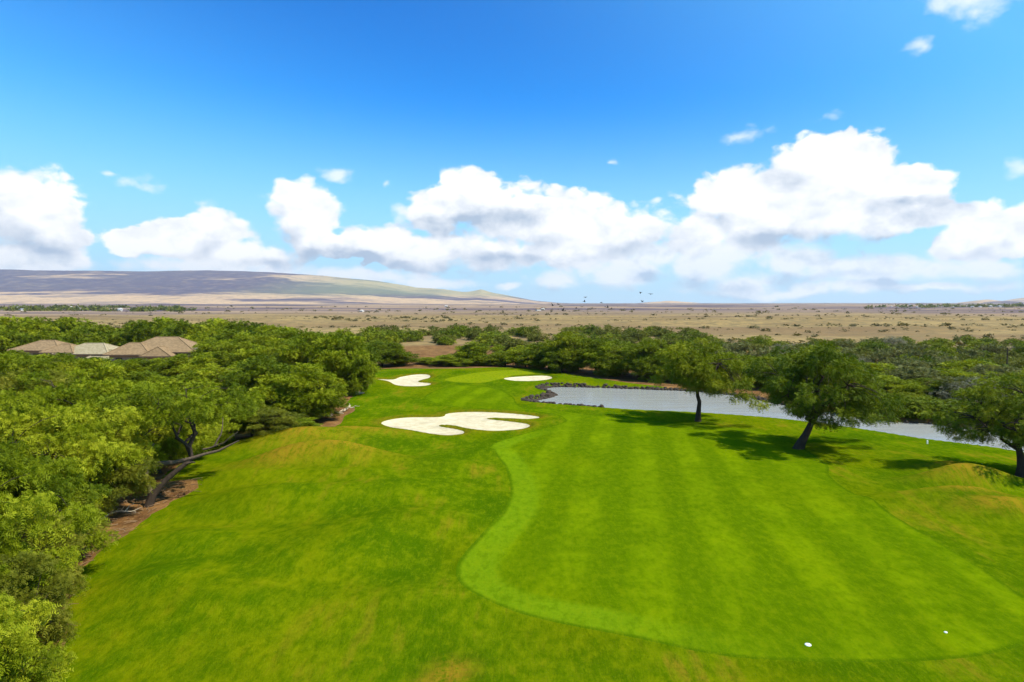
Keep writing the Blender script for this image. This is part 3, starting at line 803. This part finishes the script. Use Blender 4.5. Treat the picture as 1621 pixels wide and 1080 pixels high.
mid = [(15, 560, 88, 5), (75, 562, 86, 5), (135, 566, 90, 5.2), (195, 590, 92, 5), (255, 594, 94, 5), (315, 588, 95, 5), (365, 572, 98, 5.5), (425, 566, 92, 5.5), (478, 575, 88, 5.0), (490, 610, 88, 4.0), (445, 610, 86, 4.4),
       (30, 556, 118, 5), (85, 561, 122, 4.6), (140, 566, 122, 4.6), (190, 566, 128, 4.4), (226, 568, 132, 4.0), (262, 567, 132, 4.0), (296, 560, 130, 4.6), (338, 556, 126, 5.2), (382, 544, 125, 5.8), (432, 536, 122, 6), (472, 538, 116, 5.5),
       (515, 519, 113, 6.0), (546, 532, 118, 5.0), (395, 528, 150, 6), (445, 524, 148, 6), (345, 534, 152, 5.5), (500, 528, 140, 5.5), (560, 560, 112, 3.4)]
backrow = [(-20, 504, 195, 7), (25, 502, 190, 7), (68, 501, 198, 7.5), (112, 503, 192, 7), (150, 513, 188, 6), (185, 520, 205, 6), (222, 506, 190, 7), (262, 504, 196, 7), (302, 506, 190, 7), (345, 506, 192, 7.5), (388, 507, 186, 7),
           (418, 516, 180, 6), (128, 521, 172, 5), (330, 524, 172, 5.5), (60, 524, 170, 5), (10, 522, 168, 5), (370, 520, 170, 5.5), (458, 519, 172, 6), (540, 522, 170, 5.5)]
W_LAB = {'n': 'feathery light green tree in the near woodland along the left edge'}
for i, (k, px, py, dd, rr) in enumerate(wood):
    if i < 5: lab, grp = 'low feathery bush filling the bottom left corner', 'near bushes in the bottom left corner'
    elif i < 13: lab, grp = 'feathery yellow green tree behind the brown dirt edge on the left', 'trees behind the dirt edge'
    else: lab, grp = 'spreading bright woodland tree between dirt edge and houses', 'woodland trees in front of the houses'
    plant_px(NEAR[i % 3], px, py, dd, rr, lab, 'woodland_tree', group=grp)
for i, (px, py, dd, rr) in enumerate(mid):
    if (px, py) == (515, 519): lab, grp = 'biggest rounded tree of the left wood, next to the small bunker', None
    elif px < 340: lab, grp = 'dense tree just in front of the tiled roofs', 'trees hugging the houses'
    else: lab, grp = 'dense green tree on the wooded slope right of the houses', 'trees right of the houses'
    plant_px(MID[i % 4], px, py, dd, rr, lab, 'woodland_tree', group=grp)
for i, (px, py, dd, rr) in enumerate(backrow):
    plant_px(FAR[i % 2], px, py, dd, rr, 'dark rounded tree in the skyline row behind the houses', 'woodland_tree', group='skyline trees behind the houses')

# --- trees behind the green and the pond
behind = [(604, 541, 166, 6.0, 'd'), (632, 556, 168, 4.5, 'd'), (682, 566, 172, 4.0, 'y'), (716, 560, 168, 4.6, 'y'), (758, 541, 170, 5.2, 'y'), (735, 566, 164, 4, 'y'), (800, 556, 164, 4.6, 'd'), (832, 547, 160, 5.0, 'y'), (868, 541, 155, 5.2, 'd'),
          (908, 527, 150, 6.0, 'd'), (942, 536, 148, 5.2, 'd'), (982, 540, 144, 5.4, 'y'), (1012, 545, 140, 5, 'd'), (1046, 540, 137, 5.4, 'd'), (1085, 548, 134, 5, 'd'), (1130, 556, 130, 5, 'y'), (1172, 562, 127, 4.6, 'd'), (1206, 566, 124, 4.4, 'd'),
          (1240, 574, 120, 4.6, 'd'), (1280, 580, 116, 4.6, 'y'), (1320, 585, 113, 4.5, 'd'), (1365, 590, 110, 4.5, 'd'), (890, 552, 147, 4, 'd'), (965, 560, 140, 3.6, 'd'), (1035, 566, 133, 3.4, 'd'), (850, 560, 153, 3.6, 'd'),(778, 562, 163, 3.6, 'd')]
for i, (px, py, dd, rr, k) in enumerate(behind):
    if i == 9: lab, grp = 'tallest bright tree in the row beyond the far shore of the pond', None
    elif i == 0: lab, grp = 'dark round tree at the left end of the row behind the green', None
    elif i == 4: lab, grp = 'upright yellow green tree behind the middle of the putting green', None
    elif px < 860: lab, grp = 'bushy tree in the row directly behind the putting green', 'trees behind the putting green'
    elif px < 1100: lab, grp = 'dense dark tree shading the far shore of the pond', 'trees along the far shore'
    else: lab, grp = 'dark tree partly hidden behind the free-standing trees across the pond', 'trees across the pond'
    plant_px(MID[(1, 3)[i % 2] if k == 'd' else (0, 2)[i % 2]], px, py, dd, rr, lab, 'shore_tree', group=grp)
right = [(1415, 596, 106, 4.4, MID[0]), (1448, 580, 112, 4.6, FAR[2]), (1400, 628, 100, 3.2, MID[1]), (1440, 622, 99, 3.4, MID[3]), (1482, 600, 104, 4.2, MID[1]), (1475, 634, 96, 2.8, MID[1]), (1516, 596, 102, 4.2, FAR[2]), (1512, 632, 93, 2.8, MID[3]),
         (1552, 596, 97, 4.2, GREY), (1545, 622, 92, 3.0, GREY), (1590, 590, 98, 4.4, MID[2]), (1625, 588, 96, 4.6, MID[0]), (1660, 596, 92, 4.4, MID[1]), (1500, 582, 118, 4.4, MID[2]), (1580, 578, 120, 4.6, FAR[2]), (1640, 580, 122, 4.6, FAR[0]),
         (1440, 570, 128, 4.4, FAR[2]), (1395, 575, 122, 4.2, FAR[1]), (1530, 570, 132, 4.6, FAR[1]), (1600, 630, 84, 2.6, MID[1]), (1640, 640, 82, 3.0, MID[3]), (1372, 630, 95.5, 2.6, BUSH[2]), (1398, 634, 93.4, 2.6, BUSH[2]), (1422, 630, 92.4, 2.7, BUSH[2]), (1446, 636, 91.6, 2.5, BUSH[2]), (1470, 632, 91.0, 2.7, BUSH[2]), (1494, 638, 90.2, 2.5, BUSH[2]), (1518, 636, 89.0, 2.6, BUSH[2]), (1540, 636, 89, 2.4, MID[1]), (1572, 642, 86.5, 2.4, MID[3])]
for i, (px, py, dd, rr, pr) in enumerate(right):
    if pr is GREY: lab, grp = 'pale grey dried bush among the green ones on the pond bank', 'grey bushes on the pond bank'
    elif pr is FAR[2]: lab, grp = 'olive brown bush in the thicket right of the pond', 'olive bushes right of the pond'
    elif dd > 110: lab, grp = 'green bush on the upper side of the right thicket', 'green bushes of the right thicket'
    else: lab, grp = 'dark leafy bush overhanging the narrow right end of the pond', 'bushes overhanging the pond'
    plant_px(pr, px, py, dd, rr, lab, 'shore_bush', 'bush', group=grp)

# --- thicket on the flat beyond the pond (right) and a belt of scrub beyond the green
cnt = 0; tries = 0; placed = []
while cnt < 130 and tries < 6000:
    tries += 1
    dd = 132 + 150 * random.random() ** 1.2; px = 1110 + 620 * random.random()
    if px < 1380 and dd < 150: continue
    x = (px - 810.5) / FPX * dd; y = dd
    if any((x - a) ** 2 + (y - b) ** 2 < 4.2 ** 2 for a, b in placed): continue
    placed.append((x, y)); h = 2.6 + 2.6 * random.random()
    if dd > 210: h *= 0.8
    kb = int(random.random() * 3) if random.random() > 0.06 else 3
    plant('thicket_bush', (BUSH + [GREY])[kb], x, y, h, 2.6 + 1.8 * random.random(), random.random() * 6.28,
          ('low mid green bush', 'low olive bush', 'low dark green bush', 'low pale grey bush')[kb] + (' in the thicket just beyond the pond', ' on the far side of the thicket')[dd > 195], 'bush',
          ('mid green', 'olive', 'dark green', 'pale grey')[kb] + (' bushes of the near thicket', ' bushes of the far thicket')[dd > 195])
    cnt += 1
cnt = 0; tries = 0
while cnt < 90 and tries < 6000:
    tries += 1
    dd = 195 + 170 * random.random(); px = 560 + 560 * random.random()
    if dd < 250 and 630 < px < 730: continue
    x = (px - 810.5) / FPX * dd; y = dd
    if any((x - a) ** 2 + (y - b) ** 2 < 4.5 ** 2 for a, b in placed): continue
    placed.append((x, y))
    kb = (0, 2)[random.random() < 0.4]; zone = 0 if dd < 245 else 1 if dd < 305 else 2
    plant('belt_bush', BUSH[kb], x, y, 3.0 + 2.4 * random.random(), 3.0 + 2.4 * random.random(), random.random() * 6.28,
          ('pale', '', 'dark')[kb] + ' bush in the ' + ('front', 'middle', 'back')[zone] + ' of the scrub belt behind the green', 'bush',
          ('pale', '', 'dark')[kb] + ' bushes in the ' + ('front', 'middle', 'back')[zone] + ' of the scrub belt')
    cnt += 1

# --- scattered scrub on the plain (nobody could count it)
def scatter_scrub(n):
    r = np.random.default_rng(77); Vs, Ts = [], []
    d = 240 * np.exp(r.random(n) * math.log(2600 / 240)); u = r.uniform(-0.82, 0.82, n)
    x = u * d; y = d
    keep = fbm(x / 130, y / 40, 91, 4) + 0.05 * r.random(n) > 0.56
    x, y, d = x[keep], y[keep], d[keep]; z = terrain(x, y)
    for i in range(len(x)):
        R = (0.25 + 1.0 * r.random() ** 3) * (1 + d[i] / 800); k = 22
        dv = r.normal(0, 1, (k, 3)); dv /= np.linalg.norm(dv, axis=1, keepdims=True); dv[:, 2] = np.abs(dv[:, 2])
        p = np.array([x[i], y[i], z[i]]) + dv * np.array([R * 1.3, R * 1.3, R * 0.9])
        s = R * 0.55
        tri = p[:, None, :] + r.normal(0, s, (k, 3, 3)) * np.array([1, 1, 0.6])
        Vs.append(tri.reshape(-1, 3)); Ts.append(np.full(k * 3, r.random()))
    v = np.concatenate(Vs); v[:, 2] = np.maximum(v[:, 2], -3)
    return v, np.arange(len(v)).reshape(-1, 3), np.concatenate(Ts)
v, f, t = scatter_scrub(7000)
tag(link('plain_scrub', mesh_from('plain_scrub', v, f, M_leaf_plain, False, {'tint': t})), 'small dark shrubs dotted over the golden plain', 'scrub', kind='stuff')

# ------------------------------------------------------------------ houses among the trees
def simple(name, color, rough=0.85, var=0.15, scale=3.0):
    m, N = material(name); p = N.node('ShaderNodeTexCoord').outputs['Object']
    n = N.noise(p, scale, 4, 0.6)
    c = N.mix(n, tuple(q * (1 - var) for q in color), tuple(min(q * (1 + var), 1) for q in color))
    finish(N, principled(N, c, rough, 0.25, n, 0.2, 0.02).outputs[0]); return m


def shingle_material(name, a, b):
    m, N = material(name); p = N.node('ShaderNodeTexCoord').outputs['Object']; s = N.sep(p)
    row = N.math('FRACT', N.math('MULTIPLY', s[2], 6.0))
    cell = N.noise(N.comb(N.math('FLOOR', N.math('MULTIPLY', N.math('ADD', s[0], s[1]), 2.5)), 0.0, N.math('FLOOR', N.math('MULTIPLY', s[2], 6.0))), 7.3, 0)
    c = N.mix(N.sstep(cell, 0.3, 0.7), a, b)
    c = N.mix(N.math('MULTIPLY', N.noise(p, 0.8, 4, 0.6), 0.35), c, (0.16, 0.11, 0.07))
    finish(N, principled(N, c, 0.9, 0.15, row, 0.7, 0.06).outputs[0]); return m
M_roofA = shingle_material('tan shingles', (0.215, 0.140, 0.066), (0.30, 0.195, 0.094)); M_roofB = shingle_material('pale shingles', (0.29, 0.235, 0.125), (0.38, 0.31, 0.185))
M_wall = simple('cream stucco', (0.33, 0.26, 0.17)); M_trim = simple('dark fascia', (0.12, 0.08, 0.05)); M_white = simple('white paint', (0.78, 0.77, 0.72), 0.6, 0.04)
M_glass, Ng = material('window glass'); pg = principled(Ng, (0.02, 0.03, 0.035), 0.06, 0.6); finish(Ng, pg.outputs[0])


def box(x0, x1, y0, y1, z0, z1):
    v = [(x, y, z) for z in (z0, z1) for x, y in ((x0, y0), (x1, y0), (x1, y1), (x0, y1))]
    return v, [(0, 3, 2, 1), (4, 5, 6, 7), (0, 1, 5, 4), (1, 2, 6, 5), (2, 3, 7, 6), (3, 0, 4, 7)]


def hip(house, cx, cy, a, b, z_e, z_r, ridge, mat, ridge_along='x'):
    """walls, fascia and a hip roof of one wing"""
    t = 0.22
    e = [(cx - a, cy - b), (cx + a, cy - b), (cx + a, cy + b), (cx - a, cy + b)]
    rd = [(cx - ridge, cy), (cx + ridge, cy)] if ridge_along == 'x' else [(cx, cy - ridge), (cx, cy + ridge)]
    v = [(*q, z_e) for q in e] + [(*q, z_e + t) for q in e] + [(*q, z_r) for q in rd]
    if ridge_along == 'x': f = [(4, 5, 9, 8), (5, 6, 9), (6, 7, 8, 9), (7, 4, 8)]
    else: f = [(4, 5, 8), (5, 6, 9, 8), (6, 7, 9), (7, 4, 8, 9)]
    ro = link('roof', mesh_from('roof', v, f + [(0, 3, 2, 1)], mat), house)
    V, Fc = [], []
    k = np.array(rd)
    for p, q in [(v[8], v[9]), (v[4], v[8]), (v[5], v[9] if ridge_along == 'x' else v[8]), (v[6], v[9]), (v[7], v[8] if ridge_along == 'x' else v[9])]:
        tube([p, ((np.array(p) + np.array(q)) / 2), q], [0.11] * 3, 6, V, Fc)
    link('ridge_cap', mesh_from('ridge_cap', np.array(V), Fc, mat, True), ro)
    fv, ff = [], []
    for i in range(4):
        p, q = np.array(e[i]), np.array(e[(i + 1) % 4]); n = np.array([(q - p)[1], -(q - p)[0]]); n = n / np.linalg.norm(n) * 0.05; o = len(fv)
        for w in (p - n * 0, q - n * 0, q + n, p + n): fv.append((*w, z_e - 0.03))
        for w in (p - n * 0, q - n * 0, q + n, p + n): fv.append((*w, z_e + t - 0.02))
        ff += [tuple(o + j for j in fc) for fc in box(0, 1, 0, 1, 0, 1)[1]]
    link('fascia', mesh_from('fascia', fv, ff, M_trim), house)
    bv, bf = box(cx - a + 0.9, cx + a - 0.9, cy - b + 0.9, cy + b - 0.9, -1.0, z_e - 0.01)
    wo = link('wall', mesh_from('wall', bv, bf, M_wall), house)
    yf = cy - b + 0.9
    n = max(1, int(a / 1.8))
    for i in range(n):
        wxc = cx - a + 0.9 + (i + 0.5) * (2 * a - 1.8) / n
        fv, ff = box(wxc - 0.7, wxc + 0.7, yf - 0.06, yf + 0.05, z_e - 2.0, z_e - 0.55)
        fr = link('window', mesh_from('window', fv, ff, M_trim), house)
        pv, pf = box(wxc - 0.6, wxc + 0.6, yf - 0.075, yf - 0.02, z_e - 1.9, z_e - 0.65)
        link('pane', mesh_from('pane', pv, pf, M_glass), fr)


def house(name, px, dist, label, wings, rot=0.0):
    x = (px - 810.5) / FPX * dist
    h = bpy.data.objects.new(name, None); COL.objects.link(h); h.location = (x, dist, tz(x, dist) - 0.3); h.rotation_euler = (0, 0, rot)
    tag(h, label, 'house')
    for w in wings: hip(h, *w)
    return h
# right-hand house: tall hip in the middle, lower wing on the left and one to the front
house('house', 258, 156, 'house with tall tan hip roof showing above the left wood', [(0.2, 1.5, 8.6, 6.0, 4.4, 7.7, 2.4, M_roofA), (-5.2, -2.2, 5.0, 4.2, 4.0, 6.6, 1.2, M_roofA), (1.4, -4.6, 3.4, 3.0, 3.7, 5.9, 1.4, M_roofA, 'y'), (7.4, -1.0, 4.0, 3.4, 3.6, 5.6, 1.0, M_roofB)], 0.06)
hb = house('house', 120, 160, 'long low house with brown and pale hip roofs at the far left', [(-7.6, 1.0, 6.2, 5.0, 4.6, 6.9, 1.6, M_roofA), (-1.4, -1.6, 4.0, 3.4, 4.2, 6.2, 1.0, M_roofA), (4.4, 0.0, 6.6, 5.2, 3.9, 6.3, 2.2, M_roofB), (10.5, -2.6, 4.6, 3.8, 2.9, 4.9, 1.5, M_roofB)], -0.05)
gv, gf = box(5.9, 15.1, -6.62, -6.46, 2.78, 2.92)
link('gutter', mesh_from('gutter', gv, gf, M_white), hb)

# tiny houses of the far villages, a few pixels each
def tiny_house():
    bv, bf = box(-6, 6, -4.5, 4.5, -2, 4.2)
    v = bv + [(-6.8, -5.3, 4.2), (6.8, -5.3, 4.2), (6.8, 5.3, 4.2), (-6.8, 5.3, 4.2), (-3, 0, 6.8), (3, 0, 6.8)]
    f = bf + [(8, 9, 13, 12), (9, 10, 13), (10, 11, 12, 13), (11, 8, 12)]
    return v, f
M_farwall = simple('far house wall', (0.50, 0.46, 0.40)); tv, tf = tiny_house(); tiny = [mesh_from('far_house', tv, tf, [M_farwall, mt], mat_idx=[0] * 6 + [1] * 4) for mt in (M_roofA, M_farwall, simple('grey roof', (0.25, 0.25, 0.27)))]
for i in range(92):
    if i < 70:
        px = 1380 + 330 * random.random() ** 0.7; dd = 2150 + 1500 * random.random() ** 1.3; lab, grp = 'tiny pale house in the distant village on the right horizon', 'far village on the right'
    elif i < 88:
        px = -10 + 260 * random.random(); dd = 1500 + 800 * random.random(); lab, grp = 'tiny white house in the distant village at the mountain foot', 'far village on the left'
    else:
        px = 560 + 300 * random.random(); dd = 1300 + 1300 * random.random(); lab, grp = 'tiny lone house far out on the middle of the plain', 'lone houses on the plain'
    x = (px - 810.5) / FPX * dd
    o = link('far_house', random.choice(tiny), None, (x, dd, tz(x, dd)), random.random() * 3, (0.5 + 0.4 * random.random(),) * 3)
    tag(o, lab, 'house', grp)
# dark trees between the village houses
def clumps(name, spots, label):
    r = np.random.default_rng(5); Vs, Ts = [], []
    for (x, y, R) in spots:
        k = 30; dv = r.normal(0, 1, (k, 3)); dv /= np.linalg.norm(dv, axis=1, keepdims=True); dv[:, 2] = np.abs(dv[:, 2])
        p = np.array([x, y, tz(x, y)]) + dv * np.array([R * 1.4, R, R * 0.8])
        Vs.append((p[:, None, :] + r.normal(0, R * 0.5, (k, 3, 3))).reshape(-1, 3)); Ts.append(np.full(k * 3, r.random()))
    v = np.concatenate(Vs)
    tag(link(name, mesh_from(name, v, np.arange(len(v)).reshape(-1, 3), M_leaf_far, False, {'tint': np.concatenate(Ts)})), label, 'trees', kind='stuff')
clumps('village_trees', [((px - 810.5) / FPX * dd, dd, 5 + 5 * random.random()) for px, dd in [(1370 + 350 * random.random() ** .7, 2100 + 1700 * random.random()) for _ in range(150)]], 'dark trees between the houses of the right village')
clumps('village_trees', [((px - 810.5) / FPX * dd, dd, 4 + 4 * random.random()) for px, dd in [(-20 + 330 * random.random(), 1400 + 900 * random.random()) for _ in range(150)]], 'dark trees between the houses at the mountain foot')

# ------------------------------------------------------------------ stones round the pond
M_rock = simple('lava stone', (0.050, 0.036, 0.024), 0.95, 0.5, 2.0)
ph_ = (1 + 5 ** .5) / 2
ICO_V = np.array([(-1, ph_, 0), (1, ph_, 0), (-1, -ph_, 0), (1, -ph_, 0), (0, -1, ph_), (0, 1, ph_), (0, -1, -ph_), (0, 1, -ph_), (ph_, 0, -1), (ph_, 0, 1), (-ph_, 0, -1), (-ph_, 0, 1)]) / 1.9
ICO_F = np.array([(0, 11, 5), (0, 5, 1), (0, 1, 7), (0, 7, 10), (0, 10, 11), (1, 5, 9), (5, 11, 4), (11, 10, 2), (10, 7, 6), (7, 1, 8), (3, 9, 4), (3, 4, 2), (3, 2, 6), (3, 6, 8), (3, 8, 9), (4, 9, 5), (2, 4, 11), (6, 2, 10), (8, 6, 7), (9, 8, 1)])


def stones(name, pts, label):
    r = np.random.default_rng(9); Vs, Fs = [], []
    for i, (x, y, z, s) in enumerate(pts):
        v = ICO_V * (1 + r.normal(0, .16, (12, 1))) * s * np.array([1.15, 1.0, 0.75]) * (0.8 + 0.4 * r.random(3))
        a = r.random() * 6.28; ca, sa = math.cos(a), math.sin(a)
        v = v @ np.array([[ca, -sa, 0], [sa, ca, 0], [0, 0, 1]]) + (x, y, z)
        Vs.append(v); Fs.append(ICO_F + 12 * i)
    return tag(link(name, mesh_from(name, np.concatenate(Vs), np.concatenate(Fs), M_rock)), label, 'stones', kind='stuff')
area2 = float(np.sum(pond_poly[:, 0] * np.roll(pond_poly[:, 1], -1) - np.roll(pond_poly[:, 0], -1) * pond_poly[:, 1])); POND_CW = area2 < 0
L = np.vstack([pond_poly, pond_poly[:1]]); seg = np.hypot(*np.diff(L, axis=0).T); cum = np.concatenate([[0], np.cumsum(seg)])
pts = []
for s_ in np.arange(0, cum[-1], 0.55):
    x = np.interp(s_, cum, L[:, 0]); y = np.interp(s_, cum, L[:, 1])
    farshore = y > 100 or x < 12
    rows = (3 if x < 14 else 2) if farshore else 1
    for k in range(rows):
        if not farshore and random.random() < 0.45: continue
        sc = (0.22 + 0.2 * random.random()) if farshore else 0.22 + 0.12 * random.random()
        o_ = 0.42 * k
        # outward from the pond
        i = min(int(np.searchsorted(cum, s_)), len(pond_poly) - 1); t_ = L[i] - L[i - 1]; n_ = np.array([t_[1], -t_[0]]); n_ /= np.linalg.norm(n_) + 1e-9
        if POND_CW: n_ = -n_
        xx = x + n_[0] * (o_ - 0.3) + random.gauss(0, .12); yy = y + n_[1] * (o_ - 0.3) + random.gauss(0, .12)
        pts.append((xx, yy, max(tz(xx, yy), -0.62) + 0.08, sc))
stones('pond_edge_stones', pts, 'dark lava stones lining the edge of the pond')

# ------------------------------------------------------------------ dirt edge on the left: fallen branch, twigs, logs
M_pale = simple('bleached wood', (0.45, 0.36, 0.24), 0.9, 0.3, 6.0)
def dead_branch(name, x, y, L_, rot, label, mat=M_pale, seed=1, thick=0.09):
    r = np.random.default_rng(seed); V, Fc = [], []
    main = curve((0, 0, .1), (L_, 0, .35), (0, 0.25, .25), r, 8, 0.06); tube(main, np.linspace(thick, thick * .3, 8), 6, V, Fc)
    for k in range(7):
        p = main[1 + k % 6]; d = np.array([0.4 + r.random() * .8, r.normal(0, .8), 0.15 + r.random() * .6]) * L_ * 0.3
        tube(curve(p, p + d, (0, 0, .08), r, 5, 0.04), np.linspace(thick * .5, thick * .15, 5), 5, V, Fc)
    o = link(name, mesh_from(name, np.array(V), Fc, mat, True), None, (x, y, tz(x, y)), rot)
    return tag(o, label, 'branch')
q = at(158, 825); dead_branch('fallen_branch', q[0], q[1], 2.2, 0.5, 'bleached fallen branch lying on the brown dirt by the left trees')
q = at(520, 660); dead_branch('fallen_log', q[0], q[1], 2.0, 0.4, 'pale log lying on the dark dirt patch, its left one', seed=3, thick=0.2)
q = at(545, 652); dead_branch('fallen_log', q[0], q[1], 1.8, 0.9, 'pale upright snag at the right end of the dark dirt patch', seed=4, thick=0.15)
V, Fc = [], []
r = np.random.default_rng(21); c = 0
while c < 420:
    y = r.uniform(30, 58); x = r.uniform(-32, -20)
    s0 = sdf(np.array([x]), np.array([y]), turf_poly)[0]
    if not (-5.5 < s0 < -0.1): continue
    a = r.random() * 6.28; l = 0.3 + 0.8 * r.random(); z = tz(x, y) + 0.05
    tube(curve((x, y, z), (x + math.cos(a) * l, y + math.sin(a) * l, z + 0.15 * r.random()), (0, 0, .05), r, 4, 0.03), [0.025, .022, .018, .01], 3, V, Fc); c += 1
tag(link('twig_litter', mesh_from('twig_litter', np.array(V), Fc, simple('dry twigs', (0.24, 0.15, 0.075), 0.95, 0.4), True)), 'dry twigs strewn over the brown dirt edge', 'twigs', kind='stuff')

# ------------------------------------------------------------------ markers, post, pole, birds
def marker(px, py, rad, label):
    x, y = at(px, py, tz(*at(px, py)))
    V, n = [], 20
    prof_ = [(rad, -0.02), (rad, 0.012), (rad * .92, 0.026), (rad * .55, 0.036), (0.001, 0.04)]
    for pr_, z in prof_:
        for k in range(n): V.append((pr_ * math.cos(6.28319 * k / n), pr_ * math.sin(6.28319 * k / n), z))
    Fc = [(i * n + k, i * n + (k + 1) % n, (i + 1) * n + (k + 1) % n, (i + 1) * n + k) for i in range(4) for k in range(n)]
    tag(link('yardage_marker', mesh_from('yardage_marker', V, Fc, M_white, True), None, (x, y, tz(x, y))), label, 'marker')
marker(1279, 1021, 0.14, 'larger white disc marker set in the near fairway')
marker(1497, 1001, 0.075, 'smaller white disc marker in the fairway, nearer the right edge')

x, y = at(1460, 700)
y -= 0.9
o = bpy.data.objects.new('boundary_stake', None); COL.objects.link(o); o.location = (x, y, tz(x, y))
bv, bf = box(-.06, .06, -.06, .06, -.1, .32); link('post', mesh_from('post', bv, bf, M_white), o)
link('cap', mesh_from('cap', [(-.07, -.07, .32), (.07, -.07, .32), (.07, .07, .32), (-.07, .07, .32), (0, 0, .39)], [(0, 1, 4), (1, 2, 4), (2, 3, 4), (3, 0, 4), (0, 3, 2, 1)], M_white), o)
tag(o, 'small white stake standing on the grass edge of the narrow pond end', 'stake')

x, y, top = at_depth(1595, 551, 150)
o = bpy.data.objects.new('utility_pole', None); COL.objects.link(o); g0 = tz(x, y); o.location = (x, y, g0)
V, Fc = [], []; tube([(0, 0, -.5), (0, 0, (top - g0) / 2), (0, 0, top - g0)], [.16, .14, .12], 8, V, Fc); link('pole', mesh_from('pole', np.array(V), Fc, M_bark, True), o)
bv, bf = box(-.7, .7, .12, .24, top - g0 - .6, top - g0 - .45); link('crossarm', mesh_from('crossarm', bv, bf, M_bark), o)
tag(o, 'thin dark wooden pole rising from the thicket at far right', 'pole')

M_bird = simple('dark plumage', (0.03, 0.028, 0.026), 0.7, 0.3)
def bird_parts(flap):
    V, Fc = [], []
    tube([(0, -.15, 0), (0, -.09, .005), (0, 0, .01), (0, .08, .02), (0, .13, .03), (0, .17, .03)], [.012, .03, .042, .032, .026, .004], 8, V, Fc)
    V = V + [np.array(q) for q in ((-.03, -.24, 0), (.03, -.24, 0), (.012, -.13, .005), (-.012, -.13, .005))]; b = len(V) - 4; Fc = Fc + [(b, b + 1, b + 2, b + 3)]
    body = mesh_from('bird_body', np.array(V), Fc, M_bird, True); wings = []
    for s in (-1, 1):
        top = [(0, .06, .02), (s * .13, .07, .02 + flap * .10), (s * .27, -.01, .02 + flap * .13), (s * .13, -.05, .02 + flap * .10), (0, -.06, .02)]
        v = [(a, b_, c_ + .006) for a, b_, c_ in top] + [(a, b_, c_ - .006) for a, b_, c_ in top]
        f = [(0, 1, 3, 4), (1, 2, 3), (5, 9, 8, 6), (6, 8, 7)] + [(i, (i + 1) % 5, 5 + (i + 1) % 5, 5 + i) for i in range(5)]
        wings.append(mesh_from('bird_wing', v, f, M_bird))
    return body, wings
BP = [bird_parts(1.2), bird_parts(0.3), bird_parts(-0.8)]
for i, (px, py) in enumerate([(875, 484), (884, 482), (873, 493), (891, 492), (912, 488), (930, 496), (962, 487), (968, 489), (958, 486), (925, 478), (927, 471), (952, 479), (1017, 478), (1030, 466), (1014, 463), (824, 500), (738, 506)]):
    x, y, z = at_depth(px, py, 50 + 28 * random.random())
    o = bpy.data.objects.new('bird', None); COL.objects.link(o); o.location = (x, y, z); o.rotation_euler = (random.gauss(0, .2), random.gauss(0, .3), random.random() * 6.28); o.scale = (0.85,) * 3
    bb, ww = BP[i % 3]; link('body', bb, o)
    for w_ in ww: link('wing', w_, o)
    if py == 500: lab, g_ = 'dark bird flying low over the plain, left of the flock', None
    elif py == 506: lab, g_ = 'leftmost dark bird, flying lowest over the plain', None
    elif px > 1000: lab, g_ = 'dark bird flying at the right end of the flock', 'birds at the right of the flock'
    elif px < 900: lab, g_ = 'dark bird flying at the left end of the flock', 'birds at the left of the flock'
    else: lab, g_ = 'dark bird flying in the middle of the flock', 'birds in the middle of the flock'
    tag(o, lab, 'bird', g_)
    if g_: ROWS.setdefault(g_, []).append(o)

# rows short enough to count: say which one it is
ORD = ['first', 'second', 'third', 'fourth', 'fifth', 'sixth', 'seventh', 'eighth', 'ninth', 'tenth', 'eleventh', 'twelfth', 'thirteenth', 'fourteenth', 'fifteenth', 'sixteenth', 'seventeenth',
       'eighteenth', 'nineteenth', 'twentieth', 'twenty-first', 'twenty-second', 'twenty-third', 'twenty-fourth', 'twenty-fifth', 'twenty-sixth', 'twenty-seventh', 'twenty-eighth', 'twenty-ninth', 'thirtieth']
for row in ROWS.values():
    if len(row) > len(ORD): continue
    for k, o in enumerate(sorted(row, key=lambda q: q.location.x / q.location.y)):
        o['label'] = o['label'] + ', ' + ORD[k] + ' from the left'

# ------------------------------------------------------------------ haze over the plain
m = bpy.data.materials.new('haze air'); m.use_nodes = True; N = NT(m.node_tree)
pv = N.node('ShaderNodeVolumePrincipled'); pv.inputs['Color'].default_value = (0.86, 0.90, 0.98, 1); pv.inputs['Density'].default_value = 0.000031; pv.inputs['Anisotropy'].default_value = 0.2
ho = N.node('ShaderNodeOutputMaterial'); N.l.new(pv.outputs[0], ho.inputs['Volume'])
bv, bf = box(-22000, 22000, -400, 19000, -330, 900)
tag(link('haze', mesh_from('haze', bv, bf, m)), 'thin pale haze lying over the plain and mountains', 'haze', kind='stuff')
